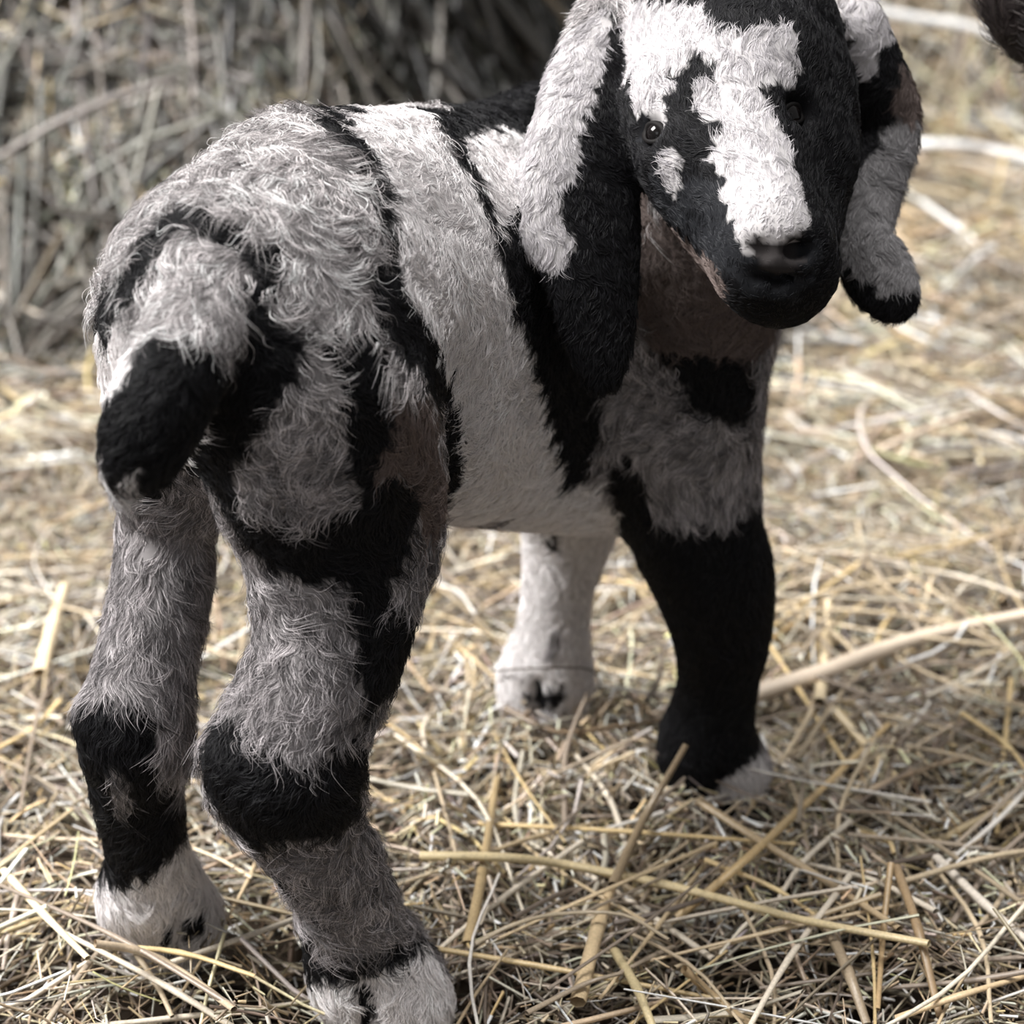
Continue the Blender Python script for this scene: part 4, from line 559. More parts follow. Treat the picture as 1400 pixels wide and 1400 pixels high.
    36, 787, 210, 36, 790, 194, 36, 808, 388, 37, 781, 364, 37, 784, 366, 37, 785, 368, 37, 788, 370, 37, 790, 372, 38, 789, 205, 38, 792, 374, 39, 728, 247, 39, 789, 371, 39, 791, 373, 39, 794, 375, 39, 796, 377, 39, 798, 379, 39, 809, 389, 40, 787, 225, 40, 788, 219, 40, 788, 222,
    40, 789, 211, 40, 789, 213, 40, 789, 216, 40, 790, 205, 40, 790, 208, 40, 795, 376, 40, 797, 378, 40, 799, 380, 40, 802, 382, 40, 804, 384, 40, 806, 386, 41, 736, 280, 41, 737, 288, 41, 740, 296, 41, 743, 303, 41, 747, 310, 41, 751, 318, 41, 756, 325, 41, 788, 226, 42, 730, 246,
    42, 730, 248, 42, 730, 249, 42, 733, 255, 42, 736, 263, 42, 737, 271, 42, 760, 332, 42, 765, 340, 42, 770, 347, 42, 775, 354, 42, 782, 361, 42, 790, 368, 42, 796, 375, 43, 793, 195, 43, 794, 192, 43, 803, 382, 43, 804, 383, 43, 805, 384, 44, 732, 251, 44, 732, 253, 44, 733, 255,
    44, 795, 189, 44, 797, 186, 44, 798, 182, 44, 799, 179, 45, 733, 251, 45, 734, 254, 45, 735, 256, 45, 776, 361, 45, 785, 363, 45, 788, 365, 45, 790, 367, 45, 792, 369, 45, 794, 371, 45, 795, 373, 45, 797, 375, 45, 799, 377, 45, 801, 379, 46, 734, 257, 46, 767, 357, 46, 769, 359,
    46, 770, 361, 46, 773, 363, 46, 789, 366, 46, 791, 368, 46, 793, 370, 46, 794, 195, 46, 794, 372, 46, 796, 187, 46, 796, 374, 46, 798, 376, 47, 801, 176, 47, 803, 172, 47, 804, 169, 47, 806, 165, 48, 755, 345, 48, 756, 347, 48, 757, 349, 48, 760, 353, 48, 761, 355, 49, 736, 259,
    49, 737, 262, 49, 738, 264, 49, 739, 266, 49, 740, 268, 49, 741, 270, 49, 741, 272, 49, 748, 335, 49, 750, 343, 49, 755, 350, 49, 794, 195, 50, 742, 278, 50, 743, 287, 50, 746, 294, 50, 748, 344, 50, 749, 302, 50, 753, 309, 50, 754, 352, 50, 758, 316, 50, 761, 324, 50, 794, 197,
    50, 807, 162, 50, 809, 158, 50, 812, 154, 51, 742, 275, 51, 742, 277, 51, 742, 280, 51, 743, 282, 51, 743, 284, 51, 744, 286, 51, 745, 288, 51, 745, 343, 51, 746, 290, 51, 747, 293, 51, 748, 295, 51, 749, 297, 51, 750, 299, 51, 751, 301, 51, 752, 303, 51, 753, 306, 51, 754, 308,
    51, 755, 310, 51, 757, 312, 51, 758, 314, 51, 759, 316, 51, 760, 318, 51, 794, 195, 51, 811, 390, 51, 816, 150, 52, 744, 345, 52, 749, 291, 52, 750, 293, 52, 750, 295, 52, 751, 298, 52, 751, 353, 52, 752, 300, 52, 753, 302, 52, 754, 304, 52, 756, 306, 52, 757, 308, 52, 758, 310,
    52, 761, 319, 52, 804, 391, 52, 811, 153, 52, 815, 148, 53, 759, 312, 53, 760, 315, 53, 761, 317, 53, 798, 390, 54, 738, 335, 54, 738, 337, 54, 738, 339, 54, 739, 330, 54, 739, 332, 54, 739, 341, 54, 740, 327, 54, 740, 343, 54, 741, 345, 54, 761, 320, 54, 794, 195, 54, 797, 392,
    55, 742, 324, 55, 746, 321, 55, 795, 188, 56, 739, 345, 56, 739, 346, 56, 745, 352, 56, 793, 392, 56, 794, 192, 56, 798, 177, 56, 801, 166, 57, 735, 339, 57, 736, 341, 57, 737, 343, 57, 739, 347, 57, 743, 320, 57, 743, 351, 57, 794, 189, 57, 795, 186, 57, 805, 154, 57, 809, 142,
    58, 736, 342, 58, 736, 344, 58, 739, 348, 58, 741, 319, 58, 741, 350, 58, 743, 352, 58, 790, 392, 58, 794, 188, 58, 795, 185, 58, 930, 98, 59, 740, 318, 59, 750, 360, 59, 788, 392, 59, 795, 184, 59, 796, 181, 59, 815, 132, 60, 735, 344, 60, 745, 314, 60, 788, 246, 60, 788, 393,
    60, 796, 177, 60, 797, 174, 60, 798, 168, 60, 798, 171, 60, 811, 133, 61, 743, 354, 61, 745, 356, 61, 747, 358, 61, 750, 362, 61, 755, 368, 62, 734, 345, 62, 740, 313, 62, 788, 246, 62, 808, 132, 62, 816, 126, 63, 731, 325, 63, 750, 364, 63, 752, 366, 63, 753, 368, 63, 786, 393,
    63, 797, 166, 64, 729, 329, 64, 733, 344, 64, 734, 346, 64, 737, 312, 64, 739, 353, 64, 745, 359, 64, 751, 366, 64, 752, 367, 64, 788, 244, 64, 808, 126, 65, 729, 332, 65, 729, 334, 65, 730, 336, 65, 732, 343, 65, 735, 311, 65, 752, 368, 65, 784, 393, 65, 787, 246, 65, 788, 243,
    65, 796, 158, 65, 796, 163, 66, 732, 311, 66, 781, 392, 66, 783, 393, 66, 797, 147, 66, 799, 136, 67, 728, 335, 67, 729, 339, 67, 729, 341, 67, 782, 393, 67, 787, 241, 67, 787, 246, 67, 795, 162, 67, 806, 123, 67, 808, 120, 68, 729, 309, 68, 750, 369, 68, 752, 371, 68, 795, 161,
    68, 815, 114, 69, 726, 335, 69, 740, 357, 69, 741, 359, 69, 743, 361, 69, 744, 363, 69, 777, 392, 69, 780, 394, 69, 810, 115, 70, 725, 334, 70, 726, 308, 70, 736, 354, 70, 742, 360, 70, 746, 365, 70, 747, 367, 70, 752, 373, 70, 753, 375, 70, 787, 238, 70, 787, 246, 70, 793, 162,
    71, 724, 307, 71, 724, 335, 71, 726, 339, 71, 730, 346, 71, 735, 353, 71, 737, 355, 71, 743, 362, 71, 744, 364, 71, 747, 368, 71, 752, 374, 71, 753, 376, 71, 775, 392, 71, 778, 394, 71, 787, 238, 71, 787, 245, 71, 788, 237, 71, 812, 109, 71, 822, 27, 71, 824, 24, 71, 826, 37,
    72, 722, 306, 72, 746, 367, 72, 751, 374, 72, 752, 375, 72, 776, 393, 72, 787, 246, 72, 821, 22, 73, 723, 336, 73, 736, 355, 73, 773, 392, 73, 777, 394, 73, 788, 232, 73, 788, 235, 73, 793, 162, 74, 745, 367, 74, 749, 373, 74, 792, 159, 74, 792, 161, 75, 721, 336, 75, 724, 342,
    75, 726, 344, 75, 727, 346, 75, 728, 348, 75, 768, 391, 75, 786, 246, 75, 788, 230, 75, 792, 150, 75, 792, 162, 75, 793, 139, 75, 795, 128, 76, 719, 335, 76, 723, 341, 76, 727, 347, 76, 728, 349, 76, 733, 354, 76, 745, 369, 76, 747, 371, 76, 748, 373, 76, 775, 394, 76, 788, 227,
    76, 798, 116, 77, 719, 336, 77, 720, 338, 77, 721, 340, 77, 728, 350, 77, 733, 355, 77, 744, 369, 77, 745, 371, 77, 763, 389, 77, 786, 246, 77, 805, 102, 78, 732, 354, 78, 761, 388, 78, 773, 395, 78, 786, 247, 78, 789, 221, 78, 789, 224, 78, 791, 160, 78, 813, 88, 79, 701, 305,
    79, 702, 302, 79, 717, 337, 79, 731, 354, 79, 759, 387, 79, 771, 394, 79, 807, 36, 79, 810, 45, 79, 815, 54, 79, 818, 63, 79, 821, 73, 80, 729, 352, 80, 760, 388, 80, 772, 395, 80, 786, 246, 80, 786, 247, 80, 787, 238, 80, 789, 220, 80, 807, 25, 81, 699, 301, 81, 699, 303,
    81, 700, 298, 81, 701, 296, 81, 756, 386, 81, 771, 395, 81, 789, 219, 81, 789, 228, 81, 791, 160, 82, 698, 300, 82, 698, 302, 82, 703, 293, 82, 771, 395, 82, 786, 246, 82, 791, 161, 83, 697, 301, 83, 703, 292, 83, 755, 386, 83, 790, 160, 84, 703, 291, 84, 756, 387, 84, 770, 395,
    84, 790, 130, 84, 790, 140, 84, 790, 150, 84, 790, 216, 85, 695, 300, 85, 755, 386, 85, 768, 394, 85, 787, 246, 85, 792, 119, 86, 701, 290, 86, 703, 288, 86, 787, 245, 86, 790, 160, 86, 790, 216, 86, 795, 107, 86, 799, 94, 87, 693, 313, 87, 695, 297, 87, 769, 395, 87, 803, 82,
    88, 693, 318, 88, 695, 296, 88, 753, 384, 88, 754, 386, 88, 758, 389, 88, 787, 243, 88, 791, 163, 88, 791, 214, 88, 807, 58, 88, 807, 69, 88, 809, 10, 89, 695, 295, 89, 705, 285, 89, 769, 395, 89, 789, 238, 89, 791, 215, 89, 801, 28, 89, 802, 38, 89, 805, 48, 89, 810, 8,
    90, 707, 284, 90, 754, 386, 90, 788, 243, 90, 790, 228, 90, 791, 161, 90, 791, 218, 90, 805, 14, 90, 807, 12, 91, 691, 310, 91, 692, 303, 91, 702, 286, 91, 755, 387, 91, 768, 395, 91, 792, 162, 92, 695, 293, 92, 756, 388, 92, 766, 394, 92, 792, 215, 93, 691, 303, 93, 696, 292,
    93, 705, 283, 93, 768, 395, 93, 789, 140, 93, 789, 243, 93, 790, 150, 93, 792, 160, 93, 805, 13, 93, 807, 8, 94, 691, 302, 94, 694, 293, 94, 789, 130, 94, 790, 120, 94, 790, 241, 94, 792, 162, 94, 794, 214, 94, 813, 1, 95, 690, 303, 95, 693, 294, 95, 703, 284, 95, 756, 388,
    95, 792, 108, 95, 802, 18, 96, 694, 293, 96, 736, 364, 96, 758, 389, 96, 769, 395, 96, 791, 240, 96, 795, 96, 96, 795, 213, 96, 799, 84, 96, 802, 20, 96, 806, 9, 97, 691, 301, 97, 702, 284, 97, 705, 282, 97, 735, 363, 97, 738, 365, 97, 757, 388, 97, 769, 395, 97, 793, 162,
    97, 795, 214, 97, 802, 71, 97, 806, 7, 98, 694, 293, 98, 735, 362, 98, 737, 364, 98, 756, 387, 98, 769, 395, 98, 792, 239, 98, 794, 163, 98, 801, 21, 98, 802, 39, 98, 804, 49, 98, 804, 59, 99, 690, 303, 99, 757, 388, 99, 768, 394, 99, 793, 236, 99, 795, 164, 99, 795, 226,
    99, 801, 28, 99, 805, 10, 100, 691, 301, 100, 694, 293, 100, 734, 360, 100, 739, 366, 100, 770, 395, 100, 797, 213, 100, 797, 216, 100, 801, 25, 101, 690, 302, 101, 693, 295, 101, 694, 292, 101, 708, 280, 101, 794, 238, 101, 804, 10, 102, 690, 303, 102, 731, 356, 102, 733, 358, 102, 736, 361,
    102, 758, 388, 102, 796, 158, 102, 798, 166, 103, 694, 293, 103, 703, 282, 103, 707, 280, 103, 728, 354, 103, 730, 355, 103, 740, 366, 103, 771, 395, 103, 791, 129, 103, 792, 139, 103, 794, 149, 103, 795, 237, 103, 800, 212, 103, 801, 28, 104, 690, 303, 104, 727, 353, 104, 730, 354, 104, 740, 365,
    104, 759, 387, 104, 760, 388, 104, 792, 119, 104, 793, 108, 104, 796, 238, 104, 802, 213, 104, 804, 10, 105, 694, 293, 105, 708, 280, 105, 742, 366, 105, 761, 388, 105, 773, 395, 105, 796, 96, 105, 800, 165, 105, 802, 29, 106, 691, 305, 106, 702, 284, 106, 722, 347, 106, 725, 349, 106, 727, 350,
    106, 760, 387, 106, 772, 394, 106, 799, 84, 106, 802, 30, 106, 803, 214, 106, 805, 8, 107, 691, 304, 107, 693, 296, 107, 715, 340, 107, 800, 234, 107, 802, 165, 107, 802, 231, 107, 804, 10, 107, 804, 70, 108, 691, 305, 108, 693, 297, 108, 703, 331, 108, 709, 335, 108, 711, 337, 108, 715, 338,
    108, 717, 341, 108, 720, 343, 108, 722, 345, 108, 743, 365, 108, 775, 394, 108, 804, 166, 108, 804, 227, 108, 805, 224, 108, 806, 221, 108, 807, 47, 108, 807, 58, 109, 693, 298, 109, 696, 291, 109, 703, 284, 109, 706, 333, 109, 709, 334, 109, 712, 336, 109, 717, 340, 109, 718, 341, 109, 720, 342,
    109, 762, 387, 109, 803, 233, 109, 804, 33, 109, 805, 37, 109, 807, 215, 109, 807, 218, 109, 808, 212, 110, 694, 318, 110, 695, 320, 110, 696, 322, 110, 697, 324, 110, 699, 325, 110, 700, 327, 110, 701, 285, 110, 714, 337, 110, 728, 347, 110, 746, 367, 110, 747, 369, 110, 749, 371, 110, 805, 9,
    110, 808, 222, 111, 694, 298, 111, 703, 329, 111, 736, 353, 111, 741, 360, 111, 747, 367, 111, 752, 375, 111, 754, 377, 111, 755, 379, 111, 757, 381, 111, 759, 383, 111, 761, 385, 111, 777, 394, 111, 808, 167, 112, 696, 319, 112, 706, 283, 112, 749, 370, 112, 751, 372, 112, 752, 374, 112, 754, 376,
    112, 758, 381, 112, 806, 35, 113, 694, 300, 113, 703, 286, 113, 753, 373, 113, 767, 387, 113, 780, 394, 113, 797, 127, 113, 798, 137, 113, 801, 145, 113, 806, 9, 113, 806, 154, 113, 808, 35, 113, 811, 162, 114, 694, 303, 114, 695, 301, 114, 697, 318, 114, 779, 393, 114, 797, 116, 114, 806, 10,
    115, 695, 304, 115, 695, 306, 115, 697, 317, 115, 700, 322, 115, 701, 289, 115, 782, 393, 115, 799, 105, 115, 810, 36, 116, 695, 302, 116, 696, 299, 116, 711, 327, 116, 783, 393, 116, 802, 93, 116, 809, 7, 117, 697, 310, 117, 698, 312, 117, 698, 314, 117, 703, 289, 117, 707, 286, 117, 810, 79,
    118, 697, 308, 118, 707, 287, 118, 813, 34, 118, 815, 36, 118, 816, 39, 119, 702, 293, 119, 727, 331, 119, 735, 338, 119, 786, 393, 119, 809, 10, 120, 708, 289, 120, 740, 345, 120, 744, 352, 120, 750, 358, 121, 701, 298, 121, 756, 366, 121, 761, 373, 121, 823, 38, 122, 703, 299, 122, 704, 295,
    122, 705, 314, 122, 768, 379, 122, 788, 393, 123, 705, 310, 123, 706, 295, 123, 708, 312, 123, 780, 386, 123, 788, 392, 124, 705, 299, 124, 712, 313, 124, 791, 392, 125, 707, 304, 126, 725, 312, 127, 728, 314, 127, 795, 392, 128, 733, 314, 129, 737, 321, 129, 742, 328, 129, 744, 336, 129, 748, 343,
    129, 753, 350, 130, 740, 318, 130, 741, 320, 130, 760, 357, 130, 796, 389, 131, 740, 316, 131, 741, 313, 131, 767, 364, 131, 774, 371, 131, 800, 391, 132, 802, 390, 133, 785, 377, 133, 801, 386, 134, 748, 325, 134, 749, 323, 134, 751, 320, 135, 751, 328, 135, 751, 331, 135, 753, 326, 135, 794, 378,
    135, 800, 383, 136, 753, 334, 136, 754, 331, 136, 756, 323, 136, 784, 370, 136, 800, 380, 137, 755, 329, 137, 789, 372, 138, 758, 326, 138, 787, 369, 139, 786, 275, 140, 785, 275, 140, 788, 284, 140, 789, 287, 140, 825, 378, 140, 826, 381, 141, 785, 272, 142, 784, 283, 143, 782, 271, 143, 783, 282,
    143, 823, 369, 143, 823, 371, 144, 782, 269, 144, 782, 281, 145, 781, 268, 146, 821, 362, 147, 779, 267, 147, 779, 277, 147, 780, 281, 148, 780, 267, 148, 820, 355, 148, 820, 360, 149, 778, 279, 149, 813, 324, 149, 820, 346, 150, 777, 267, 150, 777, 278, 150, 817, 329, 150, 821, 337, 151, 775, 278,
    151, 777, 266, 151, 819, 357, 152, 774, 265, 152, 813, 326, 152, 819, 359, 153, 775, 275, 153, 813, 328, 153, 819, 360, 154, 776, 265, 154, 813, 329, 155, 772, 270, 155, 772, 276, 155, 819, 362, 155, 819, 365, 156, 772, 263, 156, 814, 331, 156, 819, 364, 157, 771, 262, 157, 771, 275, 157, 815, 333,
    157, 817, 347, 157, 818, 355, 157, 820, 367, 157, 820, 369, 158, 770, 264, 158, 772, 276, 158, 817, 338, 158, 821, 371, 159, 816, 336, 159, 817, 338, 160, 772, 276, 160, 816, 337, 160, 816, 339, 160, 816, 342, 160, 817, 351, 160, 817, 353, 160, 821, 372, 160, 824, 379, 161, 769, 264, 161, 816, 341,
    161, 816, 343, 161, 816, 346, 161, 816, 348, 162, 769, 271, 162, 770, 277, 162, 819, 365, 162, 821, 369, 162, 822, 372, 163, 770, 264, 163, 770, 275, 163, 817, 355, 163, 818, 358, 163, 818, 360, 163, 819, 362, 163, 824, 374, 164, 770, 265, 165, 770, 267, 165, 770, 277, 165, 821, 365, 165, 822, 367,
    167, 770, 277, 167, 821, 363, 167, 823, 365, 168, 770, 266, 168, 771, 269, 168, 822, 362, 170, 771, 271, 170, 772, 273]
MARKS['grizzled'] = [
    -185, 828, 262, -173, 689, 44, -171, 676, 139, -171, 685, 46, -169, 672, 139, -167, 670, 140, -164, 669, 141, -164, 692, 157, -163, 670, 142, -162, 683, 152, -161, 669, 141, -161, 675, 147, -161, 721, 203, -160, 660, 109, -160, 665, 96, -160, 666, 92, -160, 668, 141, -159, 663, 99, -159, 667, 91, -159, 668, 142,
    -159, 715, 204, -158, 660, 107, -158, 661, 103, -158, 667, 89, -157, 658, 113, -157, 667, 142, -157, 711, 184, -157, 715, 191, -156, 658, 115, -156, 704, 178, -156, 713, 201, -155, 658, 113, -155, 665, 93, -155, 666, 141, -155, 691, 166, -155, 698, 172, -154, 662, 99, -154, 667, 142, -154, 685, 160, -154, 687, 298,
    -154, 707, 207, -153, 658, 110, -153, 665, 93, -153, 679, 154, -152, 662, 100, -152, 663, 97, -152, 665, 140, -152, 667, 142, -152, 672, 148, -151, 659, 107, -151, 660, 104, -151, 683, 303, -151, 703, 209, -150, 701, 211, -149, 665, 140, -148, 665, 139, -148, 700, 210, -148, 706, 186, -147, 666, 140, -147, 695, 173,
    -147, 701, 180, -147, 708, 194, -146, 684, 160, -146, 690, 167, -146, 698, 211, -145, 665, 138, -145, 666, 312, -145, 673, 148, -145, 679, 154, -145, 700, 207, -144, 662, 311, -144, 668, 142, -143, 666, 138, -143, 695, 212, -142, 667, 138, -142, 696, 211, -141, 659, 316, -141, 660, 114, -141, 660, 117, -141, 667, 137,
    -140, 656, 318, -140, 694, 213, -139, 662, 111, -139, 662, 119, -139, 662, 121, -139, 663, 124, -139, 663, 126, -139, 664, 128, -139, 665, 130, -139, 666, 132, -139, 667, 134, -139, 696, 173, -139, 701, 180, -139, 705, 187, -138, 598, 269, -138, 599, 267, -138, 655, 319, -138, 664, 107, -138, 682, 153, -138, 686, 159,
    -138, 691, 166, -138, 692, 213, -138, 704, 196, -137, 597, 264, -137, 663, 117, -137, 665, 125, -137, 666, 105, -137, 668, 133, -137, 671, 140, -137, 676, 146, -137, 683, 65, -136, 600, 257, -136, 653, 322, -136, 655, 323, -136, 658, 325, -136, 667, 106, -136, 696, 208, -134, 670, 104, -134, 686, 221, -134, 689, 217,
    -133, 595, 257, -133, 653, 326, -133, 681, 334, -133, 687, 219, -132, 637, 305, -132, 638, 307, -132, 653, 327, -132, 673, 105, -132, 678, 100, -132, 684, 223, -132, 708, 185, -131, 636, 306, -131, 637, 308, -131, 638, 310, -131, 653, 328, -131, 673, 111, -131, 683, 224, -131, 688, 149, -131, 692, 157, -131, 696, 164,
    -131, 700, 171, -131, 704, 178, -130, 638, 311, -130, 639, 313, -130, 673, 121, -130, 675, 128, -130, 679, 136, -130, 684, 142, -130, 705, 196, -129, 635, 306, -129, 637, 309, -129, 653, 330, -129, 656, 331, -128, 656, 332, -128, 695, 209, -127, 632, 302, -127, 633, 304, -127, 638, 315, -127, 639, 317, -127, 656, 333,
    -127, 676, 232, -127, 678, 228, -126, 634, 309, -126, 638, 315, -126, 653, 333, -126, 685, 221, -125, 639, 319, -125, 640, 321, -125, 654, 334, -125, 708, 158, -125, 709, 167, -125, 712, 175, -125, 716, 182, -124, 639, 320, -124, 640, 322, -124, 674, 232, -124, 712, 193, -123, 609, 305, -123, 613, 306, -123, 615, 307,
    -123, 640, 323, -123, 655, 336, -123, 671, 235, -122, 672, 233, -121, 610, 307, -121, 640, 325, -121, 641, 327, -121, 656, 338, -121, 660, 339, -121, 698, 207, -120, 610, 308, -120, 674, 230, -119, 611, 309, -119, 642, 329, -119, 654, 337, -118, 631, 317, -118, 637, 323, -118, 642, 330, -118, 655, 338, -118, 684, 222,
    -117, 610, 309, -117, 632, 138, -117, 643, 330, -117, 657, 339, -117, 668, 233, -116, 617, 314, -116, 629, 126, -116, 633, 141, -116, 671, 343, -115, 609, 309, -115, 629, 122, -115, 637, 143, -115, 644, 332, -115, 666, 232, -114, 609, 310, -114, 656, 340, -113, 608, 309, -113, 645, 334, -113, 654, 339, -113, 655, 340,
    -112, 644, 333, -112, 655, 235, -112, 655, 340, -111, 608, 310, -111, 626, 114, -111, 633, 324, -111, 639, 329, -111, 643, 333, -111, 693, 346, -110, 624, 114, -110, 624, 319, -110, 634, 149, -110, 653, 231, -110, 657, 341, -109, 608, 310, -109, 634, 150, -109, 642, 333, -109, 649, 235, -108, 607, 309, -108, 608, 309,
    -108, 614, 315, -108, 622, 113, -108, 635, 151, -108, 657, 342, -107, 608, 309, -107, 642, 333, -107, 648, 231, -107, 655, 341, -107, 666, 345, -106, 621, 112, -106, 641, 332, -106, 647, 230, -106, 656, 342, -106, 708, 351, -105, 607, 308, -105, 632, 153, -105, 645, 230, -105, 648, 227, -104, 621, 109, -104, 632, 324,
    -104, 638, 330, -104, 640, 331, -104, 644, 229, -104, 649, 221, -104, 653, 340, -103, 608, 307, -103, 621, 108, -103, 624, 319, -103, 633, 155, -103, 646, 225, -102, 608, 307, -102, 616, 314, -102, 629, 153, -102, 640, 331, -102, 650, 216, -102, 683, 348, -101, 609, 307, -101, 610, 309, -101, 647, 220, -101, 649, 216,
    -101, 650, 339, -101, 652, 340, -101, 653, 167, -100, 609, 305, -100, 627, 153, -100, 629, 154, -100, 640, 331, -100, 645, 219, -100, 648, 215, -100, 661, 197, -100, 664, 345, -99, 634, 159, -99, 635, 243, -99, 639, 330, -99, 641, 164, -99, 650, 339, -99, 653, 340, -98, 611, 305, -98, 625, 152, -98, 627, 154,
    -98, 632, 251, -98, 633, 248, -98, 634, 246, -98, 635, 240, -98, 635, 242, -98, 636, 237, -98, 638, 234, -98, 639, 329, -98, 647, 213, -98, 649, 211, -97, 611, 304, -97, 627, 95, -97, 631, 252, -97, 632, 250, -97, 633, 247, -97, 633, 324, -97, 634, 245, -97, 635, 238, -97, 636, 236, -97, 639, 329,
    -97, 648, 337, -97, 699, 353, -96, 612, 302, -96, 621, 313, -96, 627, 318, -96, 634, 241, -96, 639, 329, -95, 613, 301, -95, 614, 298, -95, 614, 300, -95, 615, 307, -95, 622, 151, -95, 628, 92, -95, 630, 254, -95, 635, 236, -95, 646, 211, -95, 648, 337, -95, 680, 349, -94, 621, 150, -94, 623, 98,
    -94, 633, 242, -94, 639, 329, -94, 646, 210, -94, 648, 336, -93, 617, 299, -93, 617, 301, -93, 618, 303, -93, 618, 304, -93, 620, 149, -93, 626, 93, -93, 628, 259, -93, 629, 89, -93, 629, 256, -93, 630, 250, -93, 634, 234, -93, 637, 327, -93, 639, 328, -93, 645, 209, -93, 647, 336, -93, 665, 345,
    -92, 620, 303, -92, 620, 305, -92, 621, 307, -92, 622, 308, -92, 624, 309, -92, 625, 311, -92, 627, 314, -92, 629, 88, -92, 629, 316, -92, 630, 317, -92, 632, 319, -92, 636, 324, -92, 637, 326, -92, 638, 327, -92, 654, 340, -91, 617, 104, -91, 620, 150, -91, 622, 305, -91, 623, 307, -91, 626, 92,
    -91, 629, 86, -91, 633, 236, -91, 634, 168, -91, 640, 173, -91, 645, 179, -91, 645, 207, -91, 646, 335, -91, 647, 187, -91, 647, 195, -91, 647, 336, -91, 713, 357, -90, 619, 102, -90, 620, 150, -90, 625, 156, -90, 626, 264, -90, 627, 261, -90, 628, 312, -90, 629, 162, -90, 633, 235, -90, 634, 320,
    -90, 635, 322, -90, 636, 323, -90, 645, 204, -89, 619, 148, -89, 626, 265, -89, 627, 263, -89, 630, 83, -89, 643, 331, -89, 644, 205, -89, 644, 332, -89, 645, 65, -89, 646, 334, -89, 695, 353, -89, 966, 319, -89, 1005, 312, -88, 617, 104, -88, 618, 147, -88, 625, 266, -88, 632, 235, -88, 643, 206,
    -88, 644, 331, -88, 645, 333, -87, 630, 243, -87, 635, 74, -87, 642, 66, -87, 643, 205, -87, 643, 330, -87, 648, 58, -87, 680, 349, -86, 616, 104, -86, 619, 148, -86, 625, 269, -86, 628, 251, -86, 630, 82, -86, 631, 80, -86, 632, 235, -86, 635, 73, -86, 641, 65, -86, 667, 345, -85, 622, 96,
    -85, 625, 268, -85, 627, 259, -85, 632, 234, -85, 644, 330, -85, 646, 53, -85, 656, 340, -84, 618, 146, -84, 631, 236, -84, 641, 206, -84, 643, 58, -84, 649, 334, -83, 614, 108, -83, 615, 106, -83, 624, 271, -83, 624, 273, -83, 631, 169, -83, 631, 309, -83, 631, 310, -83, 632, 311, -83, 635, 175,
    -83, 639, 182, -83, 641, 189, -83, 642, 198, -83, 645, 330, -83, 710, 358, -82, 616, 143, -82, 617, 144, -82, 620, 150, -82, 623, 156, -82, 624, 274, -82, 627, 163, -82, 631, 236, -82, 631, 308, -82, 633, 311, -82, 634, 313, -82, 641, 206, -82, 644, 52, -82, 645, 48, -82, 646, 331, -81, 615, 108,
    -81, 616, 143, -81, 624, 275, -81, 631, 307, -81, 634, 312, -81, 635, 314, -81, 640, 205, -81, 641, 55, -81, 643, 51, -81, 644, 48, -81, 646, 330, -81, 694, 353, -80, 616, 142, -80, 631, 233, -80, 631, 235, -80, 640, 204, -80, 644, 47, -80, 681, 349, -79, 615, 108, -79, 624, 277, -79, 624, 280,
    -79, 628, 251, -79, 629, 243, -79, 631, 235, -79, 631, 305, -79, 634, 70, -79, 636, 316, -79, 637, 317, -79, 645, 328, -79, 669, 344, -78, 616, 142, -78, 625, 267, -78, 627, 83, -78, 627, 259, -78, 631, 233, -78, 640, 204, -78, 642, 45, -78, 643, 41, -78, 652, 333, -78, 659, 339, -77, 616, 107,
    -77, 622, 96, -77, 624, 275, -77, 625, 282, -77, 625, 283, -77, 625, 284, -77, 631, 303, -77, 634, 309, -77, 637, 315, -77, 639, 319, -77, 641, 321, -77, 641, 322, -77, 642, 322, -77, 643, 324, -77, 644, 326, -77, 646, 328, -76, 616, 109, -76, 616, 140, -76, 625, 283, -76, 625, 285, -76, 631, 233,
    -76, 631, 302, -76, 639, 204, -76, 643, 39, -75, 617, 107, -75, 617, 140, -75, 618, 142, -75, 621, 149, -75, 624, 156, -75, 626, 285, -75, 627, 163, -75, 630, 170, -75, 631, 301, -75, 634, 176, -75, 637, 183, -75, 639, 191, -75, 639, 199, -75, 640, 203, -75, 710, 358, -75, 716, 359, -74, 618, 141,
    -74, 631, 233, -74, 640, 202, -74, 642, 38, -74, 695, 353, -73, 619, 106, -73, 627, 287, -73, 627, 289, -73, 628, 291, -73, 630, 299, -73, 632, 232, -73, 640, 47, -73, 641, 40, -73, 683, 348, -73, 723, 360, -72, 620, 142, -72, 628, 251, -72, 629, 243, -72, 631, 234, -72, 632, 233, -72, 637, 58,
    -72, 672, 343, -72, 707, 356, -72, 711, 358, -71, 618, 108, -71, 627, 259, -71, 627, 267, -71, 629, 293, -71, 629, 295, -71, 630, 297, -71, 632, 300, -71, 633, 70, -71, 639, 202, -71, 640, 41, -71, 650, 327, -71, 656, 332, -71, 663, 338, -71, 724, 360, -71, 731, 360, -70, 620, 106, -70, 622, 144,
    -70, 626, 93, -70, 626, 275, -70, 627, 282, -70, 628, 289, -70, 629, 82, -70, 630, 296, -70, 631, 297, -70, 632, 299, -70, 633, 301, -70, 633, 302, -70, 637, 308, -70, 640, 315, -70, 645, 321, -69, 620, 107, -69, 621, 105, -69, 622, 145, -69, 631, 296, -69, 632, 233, -69, 632, 298, -69, 634, 302,
